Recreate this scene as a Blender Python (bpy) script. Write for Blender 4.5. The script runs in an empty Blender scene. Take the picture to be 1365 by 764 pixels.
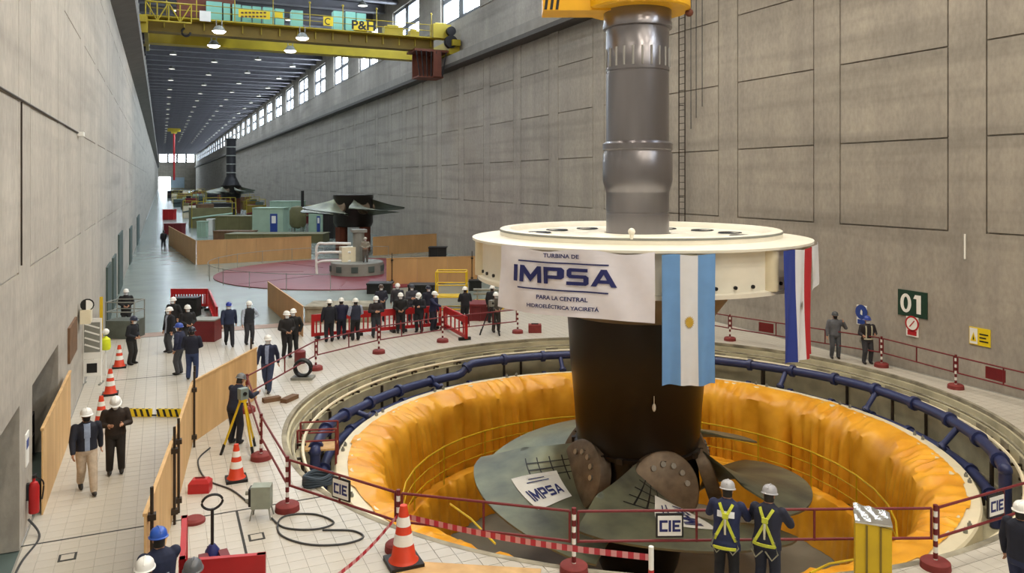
import bpy, bmesh, math, random
import numpy as np
from mathutils import Vector, Matrix, Euler
random.seed(7)
PI = math.pi
scene = bpy.context.scene
COL = scene.collection

# ------------------------------------------------------------------ camera
F, VX, VY, CAMH, CX = 1034.0, 215.0, 241.0, 6.5, 682.5
TH = math.atan((CX - VX) / F); CT, ST = math.cos(TH), math.sin(TH)
cam_d = bpy.data.cameras.new('camera'); cam = bpy.data.objects.new('camera', cam_d)
COL.objects.link(cam); scene.camera = cam
cam.location = (0, 0, CAMH); cam.rotation_euler = (PI/2, 0, -TH)
cam_d.sensor_fit = 'HORIZONTAL'; cam_d.sensor_width = 36
cam_d.lens = F / 1365 * 36; cam_d.shift_y = -(382 - VY) / 1365
cam_d.clip_start = .1; cam_d.clip_end = 2000

# ------------------------------------------------------------------ world, exposure
w = bpy.data.worlds.new('world'); scene.world = w; w.use_nodes = True
w.node_tree.nodes['Background'].inputs[0].default_value = (.75, .86, 1, 1)
w.node_tree.nodes['Background'].inputs[1].default_value = 1.0
vs = scene.view_settings
vs.view_transform = 'Standard'; vs.look = 'None'; vs.gamma = 1; vs.use_curve_mapping = False
vs.exposure = -0.08
LAMP_W = 900.0        # watts of one near ceiling lamp
LAMP_COL = (1, .89, .72)
WIN_E = 22.0            # window brightness

def fl(x, y, z=0.0):                      # photo pixel -> point on the plane at height z
    u = (x - CX) / F; v = (y - VY) / F; k = (CAMH - z) / v
    return Vector((k * (u*CT + ST), k * (-u*ST + CT), z))
def onwall(x, y, X):                      # photo pixel -> point on the wall plane at X
    u = (x - CX) / F; k = X / (u*CT + ST)
    return Vector((X, k * (-u*ST + CT), CAMH - k * (y - VY) / F))
def ondist(x, y, zc):                     # photo pixel at a camera depth
    u = (x - CX) / F; xc = u*zc
    return Vector((xc*CT + zc*ST, -xc*ST + zc*CT, CAMH - zc*(y - VY)/F))

# ------------------------------------------------------------------ materials
def lin(c): return c/12.92 if c <= .04045 else ((c+.055)/1.055)**2.4
def hexc(h): return tuple(lin(int(h[i:i+2], 16)/255) for i in (0, 2, 4))
MATS = {}
def mat(name, col, rough=.6, metal=0.0, var=.12, scale=3.0, bump=0.0, emit=0.0, stretch=(1, 1, 1), spec=.5, col2=None, trans=0.0):
    if name in MATS: return MATS[name]
    m = bpy.data.materials.new(name); m.use_nodes = True
    nt = m.node_tree; b = nt.nodes['Principled BSDF']
    c = hexc(col) if isinstance(col, str) else col
    b.inputs['Roughness'].default_value = rough; b.inputs['Metallic'].default_value = metal
    b.inputs['Specular IOR Level'].default_value = spec
    if emit:
        b.inputs['Emission Color'].default_value = (*c, 1); b.inputs['Emission Strength'].default_value = emit
    if var or bump:
        tc = nt.nodes.new('ShaderNodeTexCoord'); mp = nt.nodes.new('ShaderNodeMapping')
        mp.inputs['Scale'].default_value = stretch
        nz = nt.nodes.new('ShaderNodeTexNoise'); nz.inputs['Scale'].default_value = scale; nz.inputs['Detail'].default_value = 6
        nt.links.new(tc.outputs['Object'], mp.inputs[0]); nt.links.new(mp.outputs[0], nz.inputs['Vector'])
        rp = nt.nodes.new('ShaderNodeValToRGB')
        lo = tuple(x*(1-var) for x in c); hi = tuple(min(1, x*(1+var)) for x in c)
        if col2: lo = hexc(col2)
        rp.color_ramp.elements[0].position = .3; rp.color_ramp.elements[1].position = .7
        rp.color_ramp.elements[0].color = (*lo, 1); rp.color_ramp.elements[1].color = (*hi, 1)
        nt.links.new(nz.outputs['Fac'], rp.inputs[0]); nt.links.new(rp.outputs[0], b.inputs['Base Color'])
        if bump:
            bp = nt.nodes.new('ShaderNodeBump'); bp.inputs['Strength'].default_value = bump; bp.inputs['Distance'].default_value = .02
            nt.links.new(nz.outputs['Fac'], bp.inputs['Height']); nt.links.new(bp.outputs[0], b.inputs['Normal'])
    else:
        b.inputs['Base Color'].default_value = (*c, 1)
    if trans: b.inputs['Transmission Weight'].default_value = trans
    MATS[name] = m; return m

def concrete(name, c0, c1, c2):
    """board-marked concrete: vertical streaks, blotches and horizontal pour marks"""
    m = bpy.data.materials.new(name); m.use_nodes = True; MATS[name] = m
    nt = m.node_tree; b = nt.nodes['Principled BSDF']; b.inputs['Roughness'].default_value = .85
    L = nt.links.new
    geo = nt.nodes.new('ShaderNodeNewGeometry')
    def noise(sc, stretch, det=6):
        mp = nt.nodes.new('ShaderNodeMapping'); mp.inputs['Scale'].default_value = stretch
        L(geo.outputs['Position'], mp.inputs[0])
        n = nt.nodes.new('ShaderNodeTexNoise'); n.inputs['Scale'].default_value = sc; n.inputs['Detail'].default_value = det
        L(mp.outputs[0], n.inputs['Vector']); return n.outputs['Fac']
    blot = noise(.5, (1, 1, 1)); vert = noise(1.2, (1, 1, .06)); hor = noise(1.0, (.08, .08, 1.3)); fine = noise(9, (1, 1, .5))
    r1 = nt.nodes.new('ShaderNodeValToRGB'); r1.color_ramp.elements[0].position = .32; r1.color_ramp.elements[1].position = .68
    r1.color_ramp.elements[0].color = (*hexc(c1), 1); r1.color_ramp.elements[1].color = (*hexc(c0), 1)
    mx = nt.nodes.new('ShaderNodeMath'); mx.operation = 'ADD'; L(blot, mx.inputs[0]); L(vert, mx.inputs[1])
    m2 = nt.nodes.new('ShaderNodeMath'); m2.operation = 'MULTIPLY'; m2.inputs[1].default_value = .5; L(mx.outputs[0], m2.inputs[0])
    L(m2.outputs[0], r1.inputs[0])
    mixc = nt.nodes.new('ShaderNodeMixRGB'); mixc.blend_type = 'MIX'; mixc.inputs[2].default_value = (*hexc(c2), 1)
    r2 = nt.nodes.new('ShaderNodeMapRange'); r2.inputs[1].default_value = .5; r2.inputs[2].default_value = .75; r2.inputs[4].default_value = .7
    L(hor, r2.inputs[0]); L(r2.outputs[0], mixc.inputs[0]); L(r1.outputs[0], mixc.inputs[1])
    mf = nt.nodes.new('ShaderNodeMixRGB'); mf.blend_type = 'OVERLAY'; mf.inputs[0].default_value = .25
    L(mixc.outputs[0], mf.inputs[1]); L(fine, mf.inputs[2]); L(mf.outputs[0], b.inputs['Base Color'])
    bp = nt.nodes.new('ShaderNodeBump'); bp.inputs['Strength'].default_value = .25; bp.inputs['Distance'].default_value = .02
    L(fine, bp.inputs['Height']); L(bp.outputs[0], b.inputs['Normal'])
    return m

M_WALLR = concrete('concrete_right', 'a8a196', '8d8780', '7d7871')
M_WALLL = concrete('concrete_left', 'b9b3a8', 'a19b92', '928d85')
M_CEIL = mat('ceiling_dark', '333238', .8, var=.15, scale=.5)
M_BEAM = mat('ceiling_beam', '706f76', .7, var=.1, scale=1)
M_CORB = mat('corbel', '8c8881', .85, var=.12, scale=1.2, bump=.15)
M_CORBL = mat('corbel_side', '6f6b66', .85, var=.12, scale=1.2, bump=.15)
M_TILE = mat('tile', 'beb9af', .34, var=.05, scale=1.3, spec=.5)
M_GROUT = mat('grout', '8f8d86', .9, var=.1)
M_FLOORF = mat('far_floor', '7f8982', .25, var=.08, scale=.6)
M_STRIP = mat('pink_strip', 'a08a7e', .6, var=.1, scale=2)
M_JOINT = mat('joint_rubber', '2f302f', .7, var=.1)
M_GLASS = mat('window_light', (.80, .91, 1.0), .5, var=0, emit=WIN_E)
M_FRAME = mat('window_frame', '6b6d72', .6, var=.05)
M_PITW = mat('pit_concrete', 'c8c2a6', .85, var=.12, scale=1.2, bump=.2, col2='a49e86')
M_PITF = mat('pit_floor', '75746a', .5, var=.2, scale=.8)
M_RIM = mat('pit_rim', '9c9684', .8, var=.2, scale=2, col2='6f6a5c')
M_CREAM = mat('cream_paint', 'efeadb', .38, var=.04, scale=2)
M_CREAM2 = mat('cream_ring', 'e6dcc0', .42, var=.07, scale=2)
M_STEEL = mat('shaft_steel', '8a878b', .28, .9, var=.12, scale=1.2, stretch=(1, 1, .25))
M_STEEL2 = mat('machined_steel', 'b4b2ae', .28, .9, var=.06, scale=3)
M_HUB = mat('hub_dark', '1c1614', .32, .25, var=.2, scale=1.3)
M_HUBF = mat('hub_flare', '8a8070', .5, .1, var=.15, scale=1.5)
M_BLADE = mat('blade_bronze', '868a72', .42, .5, var=.2, scale=.9, col2='5d5f57')
M_TRUN = mat('trunnion', '756656', .45, .45, var=.25, scale=4)
M_DARKM = mat('dark_metal', '232225', .5, .3, var=.1)
M_BLUEP = mat('blue_pipe', '2e3763', .4, .1, var=.12, scale=3)
M_TARP = None
M_YEL = mat('yellow_paint', 'd3b114', .45, var=.1, scale=2)
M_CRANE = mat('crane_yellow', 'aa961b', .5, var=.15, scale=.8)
M_SHADE_OCHRE = mat('girder_shade_ochre', '7d681f', .6, var=.15, scale=.8)  # front crane girder's shade put into the colour; plain ochre elsewhere
M_ORY = mat('lifting_yellow', 'e3a90c', .45, var=.06, scale=2)
M_CYAN = mat('cabinet_cyan', '86c6bb', .5, var=.06, scale=1)
M_RUST = mat('cab_rust', '6b3a2a', .7, var=.15, scale=2)
M_RED = mat('red_plastic', 'b01c20', .45, var=.08, scale=3)
M_DRED = mat('dark_red_paint', '6d1a20', .5, var=.12, scale=4)
M_MAROON = mat('maroon_base', '7c2c2a', .7, var=.15, scale=6)
M_WHITE = mat('white_paint', 'ecece8', .5, var=.03)
M_BLACK = mat('black', '121214', .5, var=.05)
M_ORANGE = mat('cone_orange', 'cf3d1c', .5, var=.08, scale=5)
M_PLY = mat('plywood', 'd2ad78', .6, var=.1, scale=3, stretch=(1, 1, .15), col2='bf9865')
M_PLYD = mat('plywood_far', 'b98f5f', .65, var=.12, scale=2, stretch=(1, 1, .2))
M_TUBE = mat('scaffold_tube', '3c332b', .5, .4, var=.2)
M_PINK = mat('red_deck', '742a33', .45, var=.15, scale=.5)
M_GREY = mat('grey_paint', '85867f', .55, var=.12, scale=2)
M_MINT = mat('mint_paint', '9fb9a6', .55, var=.08, scale=1)
M_OLIVE = mat('olive_paint', '6e6a46', .6, var=.15, scale=1)
M_BROWN = mat('brown_wood', '6e5138', .7, var=.2, scale=3)
M_TEAL = mat('recess_teal', '4b5a57', .7, var=.15, scale=1)
M_NAVYP = mat('navy_print', '1d2566', .6, var=0)
M_GOLD = mat('sun_gold', 'c9a53a', .5, var=0)
M_SIGNG = mat('sign_green', '12382a', .5, var=.05)
M_SIGNY = mat('sign_yellow', 'e8cc1c', .5, var=.03)
M_SIGNB = mat('sign_blue', '26418f', .5, var=.03)
M_SIGNR = mat('sign_red', 'b3202a', .5, var=.03)
M_CABLE = mat('cable', '3a3c3e', .6, var=.05)
M_LAMP = mat('lamp_glow', (1, .93, .82), .5, var=0, emit=14.0)
M_LAMPF = mat('lamp_glow_far', (1, .95, .88), .5, var=0, emit=1.6)
M_TAPE = None

def tarp_mat():
    m = bpy.data.materials.new('orange_tarp'); m.use_nodes = True; nt = m.node_tree; b = nt.nodes['Principled BSDF']; L = nt.links.new
    b.inputs['Roughness'].default_value = .38
    tc = nt.nodes.new('ShaderNodeTexCoord')
    n = nt.nodes.new('ShaderNodeTexNoise'); n.inputs['Scale'].default_value = 1.3; n.inputs['Detail'].default_value = 5
    L(tc.outputs['Object'], n.inputs['Vector'])
    r = nt.nodes.new('ShaderNodeValToRGB'); r.color_ramp.elements[0].color = (*hexc('e29a1c'), 1); r.color_ramp.elements[1].color = (*hexc('f9b632'), 1)
    r.color_ramp.elements[0].position = .35; r.color_ramp.elements[1].position = .65
    L(n.outputs['Fac'], r.inputs[0]); L(r.outputs[0], b.inputs['Base Color'])
    n2 = nt.nodes.new('ShaderNodeTexNoise'); n2.noise_type = 'RIDGED_MULTIFRACTAL'; n2.inputs['Scale'].default_value = 1.1; n2.inputs['Detail'].default_value = 2.5; n2.inputs['Distortion'].default_value = .6
    mpp = nt.nodes.new('ShaderNodeMapping'); mpp.inputs['Scale'].default_value = (1, 1, .45); L(tc.outputs['Object'], mpp.inputs[0]); L(mpp.outputs[0], n2.inputs['Vector'])
    bp = nt.nodes.new('ShaderNodeBump'); bp.inputs['Strength'].default_value = .75; bp.inputs['Distance'].default_value = .05
    L(n2.outputs['Fac'], bp.inputs['Height']); L(bp.outputs[0], b.inputs['Normal'])
    return m
M_TARP = tarp_mat()

# ------------------------------------------------------------------ mesh helpers
class MB:
    def __init__(s): s.v = []; s.f = []; s.m = []
    def add(s, vs_, fs, mi=0):
        o = len(s.v); s.v += [tuple(p) for p in vs_]; s.f += [tuple(i+o for i in f) for f in fs]; s.m += [mi]*len(fs); return s
    def box(s, c, d, rz=0.0, mi=0, M=None):
        x, y, z = d[0]/2, d[1]/2, d[2]/2; cs, sn = math.cos(rz), math.sin(rz); vs_ = []
        for i in (-1, 1):
            for j in (-1, 1):
                for k in (-1, 1):
                    p = Vector((i*x*cs - j*y*sn, i*x*sn + j*y*cs, k*z))
                    if M: p = M @ p
                    vs_.append(p + Vector(c))
        return s.add(vs_, [(0, 1, 3, 2), (4, 6, 7, 5), (0, 4, 5, 1), (2, 3, 7, 6), (0, 2, 6, 4), (1, 5, 7, 3)], mi)
    def tube(s, a, b, r0, r1=None, n=8, mi=0, cap=True):
        a, b = Vector(a), Vector(b); r1 = r0 if r1 is None else r1
        d = (b-a).normalized(); u = d.orthogonal().normalized(); v = d.cross(u)
        vs_ = []
        for p, r in ((a, r0), (b, r1)):
            for i in range(n):
                t = 2*PI*i/n; vs_.append(p + u*r*math.cos(t) + v*r*math.sin(t))
        fs = [(i, (i+1) % n, n+(i+1) % n, n+i) for i in range(n)]
        if cap: fs += [tuple(range(n-1, -1, -1)), tuple(range(n, 2*n))]
        return s.add(vs_, fs, mi)
    def path(s, pts, r, n=6, mi=0, closed=False):
        pts = [Vector(p) for p in pts]; N = len(pts); vs_ = []; up = Vector((0, 0, 1))
        for i, p in enumerate(pts):
            a = pts[(i-1) % N] if (i or closed) else p; b = pts[(i+1) % N] if (i < N-1 or closed) else p
            d = (b-a).normalized(); u = d.cross(up)
            if u.length < 1e-3: u = d.orthogonal()
            u.normalize(); v = u.cross(d)
            for k in range(n):
                t = 2*PI*k/n; vs_.append(p + u*r*math.cos(t) + v*r*math.sin(t))
        fs = []
        for i in range(N if closed else N-1):
            j = (i+1) % N
            for k in range(n): fs.append((i*n+k, i*n+(k+1) % n, j*n+(k+1) % n, j*n+k))
        if not closed: fs += [tuple(range(n-1, -1, -1)), tuple((N-1)*n+k for k in range(n))]
        return s.add(vs_, fs, mi)
    def lathe(s, prof, n=32, c=(0, 0, 0), mi=0, a0=0.0, a1=2*PI, close=False, wob=None):
        full = abs(a1-a0-2*PI) < 1e-6; na = n if full else n+1; vs_ = []
        P = len(prof)
        for i in range(na):
            a = a0+(a1-a0)*i/n
            for j, (r, z) in enumerate(prof):
                if wob: r, z = wob(a, j, r, z)
                vs_.append((c[0]+r*math.cos(a), c[1]+r*math.sin(a), c[2]+z))
        fs = []
        for i in range(n):
            k = (i+1) % na
            for j in range(P if close else P-1):
                q = (j+1) % P
                fs.append((i*P+j, k*P+j, k*P+q, i*P+q))
        return s.add(vs_, fs, mi)
    def sphere(s, c, r, n=8, m=6, mi=0, M=None):
        r = (r, r, r) if not hasattr(r, '__len__') else r
        vs_ = []; fs = []
        for i in range(m+1):
            t = PI*i/m
            for j in range(n):
                p = 2*PI*j/n; q = Vector((r[0]*math.sin(t)*math.cos(p), r[1]*math.sin(t)*math.sin(p), r[2]*math.cos(t)))
                if M: q = M @ q
                vs_.append(q + Vector(c))
        for i in range(m):
            for j in range(n): fs.append((i*n+j, (i+1)*n+j, (i+1)*n+(j+1) % n, i*n+(j+1) % n))
        return s.add(vs_, fs, mi)
    def grid(s, fn, nu, nv, mi=0):
        vs_ = [fn(i/nu, j/nv) for i in range(nu+1) for j in range(nv+1)]
        fs = [(i*(nv+1)+j, (i+1)*(nv+1)+j, (i+1)*(nv+1)+j+1, i*(nv+1)+j+1) for i in range(nu) for j in range(nv)]
        mis = mi
        o = len(s.v); s.v += [tuple(p) for p in vs_]; s.f += [tuple(i+o for i in f) for f in fs]
        s.m += [(mi(i/nu, j/nv) if callable(mi) else mi) for i in range(nu) for j in range(nv)]
        return s
    def mesh(s, name, mats, smooth=False, clean=False):
        me = bpy.data.meshes.new(name); me.from_pydata(s.v, [], s.f)
        if not isinstance(mats, (list, tuple)): mats = [mats]
        for m in mats: me.materials.append(m)
        if len(mats) > 1: me.polygons.foreach_set('material_index', s.m)
        bm = bmesh.new(); bm.from_mesh(me)
        if clean: bmesh.ops.remove_doubles(bm, verts=bm.verts, dist=1e-4)
        bmesh.ops.recalc_face_normals(bm, faces=bm.faces); bm.to_mesh(me); bm.free()
        if smooth:
            me.polygons.foreach_set('use_smooth', [True]*len(me.polygons)); me.set_sharp_from_angle(angle=math.radians(38))
        me.update(); return me
    def build(s, name, mats, parent=None, smooth=False, clean=False, loc=None, rz=0.0):
        return obj(name, s.mesh(name, mats, smooth, clean), parent, loc, rz)
def obj(name, me, parent=None, loc=None, rz=0.0):
    o = bpy.data.objects.new(name, me); COL.objects.link(o); o.parent = parent
    if loc is not None: o.location = loc
    o.rotation_euler.z = rz; return o
def tag(o, label=None, cat=None, group=None, kind=None):
    if label: o['label'] = label
    if cat: o['category'] = cat
    if group: o['group'] = group
    if kind: o['kind'] = kind
    return o
def thing(name, label, cat, loc=(0, 0, 0), rz=0.0, group=None):
    o = bpy.data.objects.new(name, None); COL.objects.link(o); o.location = loc; o.rotation_euler.z = rz
    o.empty_display_size = .2
    return tag(o, label, cat, group)
def copy_tree(o, parent=None):
    c = o.copy(); COL.objects.link(c); c.parent = parent
    for ch in o.children: copy_tree(ch, c)
    return c
def struct(o): o['kind'] = 'structure'; return o

def font_mesh(txt, size, bold=0.0, sx=1.0):
    cu = bpy.data.curves.new('txt', 'FONT'); cu.body = txt; cu.size = size; cu.offset = bold; cu.align_x = 'CENTER'; cu.align_y = 'CENTER'
    cu.resolution_u = 3
    o = bpy.data.objects.new('txt', cu); COL.objects.link(o); bpy.context.view_layer.update()
    me = bpy.data.meshes.new_from_object(o.evaluated_get(bpy.context.evaluated_depsgraph_get()))
    bpy.data.objects.remove(o); bpy.data.curves.remove(cu)
    vs_ = [(v.co.x*sx, v.co.y) for v in me.vertices]; fs = [tuple(p.vertices) for p in me.polygons]
    bpy.data.meshes.remove(me); return vs_, fs
def polys(*ps):
    V, Fc = [], []
    for p in ps: o = len(V); V.extend(p); Fc.append(tuple(range(o, o+len(p))))
    return V, Fc
def rc(x0, x1, y0, y1): return [(x0, y0), (x1, y0), (x1, y1), (x0, y1)]
T_CIE = polys(rc(-.165, -.125, -.08, .08), rc(-.125, -.035, .045, .08), rc(-.125, -.035, -.08, -.045), rc(-.02, .02, -.08, .08), rc(.04, .08, -.08, .08), rc(.08, .17, .045, .08), rc(.08, .15, -.017, .017), rc(.08, .17, -.08, -.045))
def block_impsa():
    V, Fc = [], []
    def q(*p): o = len(V); V.extend(p); Fc.append(tuple(range(o, o+len(p))))
    def r(x0, x1, y0, y1): q((x0, y0), (x1, y0), (x1, y1), (x0, y1))
    w = .2; H = .72; x = 0
    r(0, w, 0, H); x = .32                                     # I
    r(x, x+w, 0, H); r(x+.86, x+.86+w, 0, H)                   # M
    q((x+w, H), (x+w, H-.32), (x+.53, 0.02), (x+.53, .34)); q((x+.86, H), (x+.53, .34), (x+.53, .02), (x+.86, H-.32)); x += 1.18
    r(x, x+w, 0, H); r(x+w, x+.8, H-.16, H); r(x+w, x+.8, .22, .37); q((x+.62, .37), (x+.8, .22), (x+.92, .3), (x+.92, H-.1), (x+.8, H), (x+.62, H-.16)); x += 1.02   # P
    q((x+.1, H), (x, H-.1), (x, .4), (x+.1, .3), (x+.2, .43), (x+.2, H-.16)); r(x+.1, x+.88, H-.15, H); r(x+.1, x+.8, .29, .44)     # S
    q((x+.8, .44), (x+.92, .36), (x+.92, .08), (x+.8, 0), (x+.7, .15), (x+.7, .29)); r(x, x+.82, 0, .15); x += 1.0
    q((x, 0), (x+.22, 0), (x+.51, .52), (x+.51, H), (x+.4, H)); q((x+1.02, 0), (x+.62, H), (x+.51, H), (x+.51, .52), (x+.8, 0)); q((x+.298, .14), (x+.722, .14), (x+.644, .28), (x+.376, .28)); x += 1.02
    return [(a-x/2, b-H/2) for a, b in V], Fc
T_IMPSA = block_impsa()
T_B1 = font_mesh('TURBINA DE', .28, .008, 1.15)
T_B2 = font_mesh('PARA LA CENTRAL', .28, .008, 1.1)
T_B3 = font_mesh('HIDROELÉCTRICA YACIRETÁ', .28, .008, 1.1)
_o = lambda i, a, b: (-.26+a*math.cos(2*PI*i/24), b*math.sin(2*PI*i/24))
T_01 = polys(*[[_o(i, .23, .36), _o(i+1, .23, .36), _o(i+1, .09, .24), _o(i, .09, .24)] for i in range(24)], rc(.18, .36, -.35, .35), [(.05, .2), (.18, .2), (.18, .35), (.12, .35)])
T_PH = font_mesh('P&H', 1.0, .025, 1.25)

# ================================================================== STRUCTURE
XL, XR, Y0, Y1, ZC, ZK = -2.27, 23.4, -28.0, 620.0, 26.7, 16.2
PC = Vector((12.55, 18.95, 0)); PR = 9.85          # turbine pit
# --- floor with a round hole
def circ_rect(mb, c, r, x0, x1, y0, y1, z, n=96):
    """flat ring between a circle and a rectangle"""
    cor = [math.atan2(y-c.y, x-c.x) for x in (x0, x1) for y in (y0, y1)]
    an = sorted(set([-PI+2*PI*i/n for i in range(n)] + cor)); vs_ = []
    for a in an:
        d = Vector((math.cos(a), math.sin(a)))
        ts = [((x1 if d.x > 0 else x0)-c.x)/d.x if abs(d.x) > 1e-9 else 1e9, ((y1 if d.y > 0 else y0)-c.y)/d.y if abs(d.y) > 1e-9 else 1e9]
        t = min(ts); vs_ += [(c.x+d.x*r, c.y+d.y*r, z), (c.x+d.x*t, c.y+d.y*t, z)]
    k = len(an); mb.add(vs_, [(2*i, 2*i+1, 2*((i+1) % k)+1, 2*((i+1) % k)) for i in range(k)])
ZG = -.006
mb = MB(); circ_rect(mb, PC, PR, XL, XR, 4.0, 35.7, ZG)
mb.add([(XL, Y0, ZG), (XR, Y0, ZG), (XR, 4, ZG), (XL, 4, ZG)], [(0, 1, 2, 3)])
floor = struct(mb.build('floor', M_GROUT))
mb = MB(); mb.box((10.56, 36.15, -.05), (25.7, .9, .1)); mb.build('joint_strip', M_STRIP, floor)
mb = MB(); mb.box(((XL+XR)/2, (36.6+Y1)/2, -.05), (XR-XL, Y1-36.6, .1)); mb.build('painted_floor', M_FLOORF, floor)
# tiles
TP, TS = .30, .291
tiles = []
nx, ny = int((XR-XL)/TP), int((35.7-4)/TP)
def clip(poly, n, d):
    out = []
    for i in range(len(poly)):
        a, b = poly[i], poly[(i+1) % len(poly)]; da, db = a.dot(n)-d, b.dot(n)-d
        if da >= 0: out.append(a)
        if (da >= 0) != (db >= 0): out.append(a+(b-a)*(da/(da-db)))
    return out
field = MB(); full = []
C2 = Vector((PC.x, PC.y))
for i in range(nx):
    for j in range(ny):
        cx, cy = XL+.03+TP*(i+.5), 4+TP*(j+.5); p = Vector((cx, cy)); d = (p-C2).length
        if d < PR-.25: continue
        h = TS/2; poly = [Vector((cx-h, cy-h)), Vector((cx+h, cy-h)), Vector((cx+h, cy+h)), Vector((cx-h, cy+h))]
        if d < PR+.25:
            n = (p-C2).normalized(); poly = clip(poly, n, n.dot(C2)+PR)
            if len(poly) < 3: continue
            k = len(poly); field.add([(q.x, q.y, 0) for q in poly]+[(q.x, q.y, ZG) for q in poly], [tuple(range(k))]+[(a, (a+1) % k, k+(a+1) % k, k+a) for a in range(k)])
        else: full.append((cx, cy))
def inview(x, y):
    zc = x*ST+y*CT
    if zc < 5: return None
    px = CX+F*(x*CT-y*ST)/zc; py = VY+F*CAMH/zc
    return zc if (15 < px < 1360 and py < 764) else None
vis = sorted([(inview(*t), t) for t in full if inview(*t)])[:300]
near = set(t for _, t in vis)
tm = MB().add([(-TS/2, -TS/2, 0), (TS/2, -TS/2, 0), (TS/2, TS/2, 0), (-TS/2, TS/2, 0), (-TS/2-.003, -TS/2-.003, ZG), (TS/2+.003, -TS/2-.003, ZG), (TS/2+.003, TS/2+.003, ZG), (-TS/2-.003, TS/2+.003, ZG)],
   [(0, 1, 2, 3), (0, 4, 5, 1), (1, 5, 6, 2), (2, 6, 7, 3), (3, 7, 4, 0)]).mesh('tile', M_TILE)
for t in full:
    if t in near: obj('tile', tm, floor, (t[0], t[1], 0))
    else:
        h = TS/2; field.add([(t[0]-h, t[1]-h, 0), (t[0]+h, t[1]-h, 0), (t[0]+h, t[1]+h, 0), (t[0]-h, t[1]+h, 0), (t[0]-h, t[1]-h, ZG), (t[0]+h, t[1]-h, ZG), (t[0]+h, t[1]+h, ZG), (t[0]-h, t[1]+h, ZG)],
            [(0, 1, 2, 3), (0, 4, 5, 1), (1, 5, 6, 2), (2, 6, 7, 3), (3, 7, 4, 0)])
field.build('tile_field', M_TILE, floor)['kind'] = 'stuff'
for a, b in (((XL, 16.15), (3.1, 16.15)), ((1.35, 16.1), (1.35, 9)), ((XL+.9, 28.3), (.8, 28.3))):
    mb = MB(); mb.box(((a[0]+b[0])/2, (a[1]+b[1])/2, .001), (abs(a[0]-b[0])+.045, abs(a[1]-b[1])+.045, .004)); mb.build('expansion_joint', M_JOINT, floor)
for x, y in ((90, 743), (342, 716)):
    p = fl(x, y); mb = MB(); mb.box((0, 0, .004), (.28, .28, .008), mi=0); mb.box((0, 0, .0065), (.2, .2, .008), mi=1)
    mb.build('floor_socket_cover', [M_JOINT, M_TILE], floor, loc=p)

# --- walls (panel pieces are children)
PAN0, PANP, PANW = 17.24, 5.72, 4.36
ROWS = (4.9, 7.9, 10.88, 13.86, 16.05)
def wall_panels(parent, X, sx, M, gap, deep, opens=()):
    """pieces proud of the slab by `deep`: panels in rows, piers between them, plinth below; open joints between"""
    def piece(name, y0, y1, z0, z1): return MB().box((0, 0, 0), (deep, y1-y0, z1-z0)).mesh(name, M)
    i0, i1 = -7, 22; ya, yb = PAN0+PANP*i0, PAN0+PANP*i1
    for r in range(4):
        z0, z1 = ROWS[r]+(gap/2 if r else 0), ROWS[r+1]-gap/2; me = piece('wall_panel', 0, PANW, z0, z1)
        for i in range(i0, i1): obj('wall_panel', me, parent, (X-sx*deep/2, PAN0+PANP*i+PANW/2, (z0+z1)/2))
    me = piece('wall_pier', 0, PANP-PANW-2*gap, ROWS[0]-gap, ZK)
    for i in range(i0, i1): obj('wall_pier', me, parent, (X-sx*deep/2, PAN0+PANP*i+PANW+(PANP-PANW)/2, (ROWS[0]-gap+ZK)/2))
    cuts = [ya]+[v for o_ in opens for v in o_]+[yb]
    zo = OZ if opens else 0
    if opens: obj('wall_plinth', piece('wall_plinth', ya, yb, zo, ROWS[0]-gap), parent, (X-sx*deep/2, (ya+yb)/2, (zo+ROWS[0]-gap)/2))
    for k in range(0, len(cuts), 2):
        z1 = zo if opens else ROWS[0]-gap; obj('wall_plinth', piece('wall_plinth', cuts[k], cuts[k+1], 0, z1), parent, (X-sx*deep/2, (cuts[k]+cuts[k+1])/2, z1/2))
OPN = [(11.9, 15.98), (17.45, 21.6)]; OZ = 2.55
mb = MB(); mb.box((XR+.48, (Y0+Y1)/2, 10.1), (.8, Y1-Y0, 20.8))            # below the windows
mb.box((XR+.4, (Y0+Y1)/2, (25.1+ZC)/2), (.8, Y1-Y0, ZC-25.1))
WP, WW, WZ0, WZ1 = 16.2, 9.6, 20.5, 25.1
WY = [-22.9+WP*i for i in range(40)]       # near edges of the windows
WY = [y for y in WY if y+WW < Y1-3]
prev = Y0
for y in WY+[None]:
    a, b = prev, (y if y is not None else Y1)
    mb.box((XR+.4, (a+b)/2, (WZ0+WZ1)/2), (.8, b-a, WZ1-WZ0)); prev = (y or 0)+WW
wall_right = struct(mb.build('wall_right', M_WALLR)); wall_panels(wall_right, XR, -1, M_WALLR, .055, .08)
wf, wp_ = MB(), MB()
wf.box((0, WW/2, .15), (.3, WW, .3)); wf.box((0, WW/2, WZ1-WZ0-.15), (.3, WW, .3)); wf.box((0, WW/2, 2.3), (.3, WW, .45))
for yy, ww in ((.15, .3), (WW/2, 1.1), (WW-.15, .3)): wf.box((0, yy, 2.3), (.3, ww, 4.6))
pw = (WW-.6-1.1)/2; ph = (4.6-.6-.45)/2
wp_.box((0, 0, 0), (.04, pw, ph)); wfm = wf.mesh('window_frame', M_FRAME); wpm = wp_.mesh('window_pane', M_GLASS)
for i, y in enumerate(WY):
    o = struct(obj('window_%d' % (i+1), wfm, None, (XR+.35, y, WZ0)))
    for k in (0, 1):
        for l in (0, 1): obj('window_pane', wpm, o, (.12, .3+pw/2+k*(pw+1.1), .3+ph/2+l*(ph+.45)))
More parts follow.
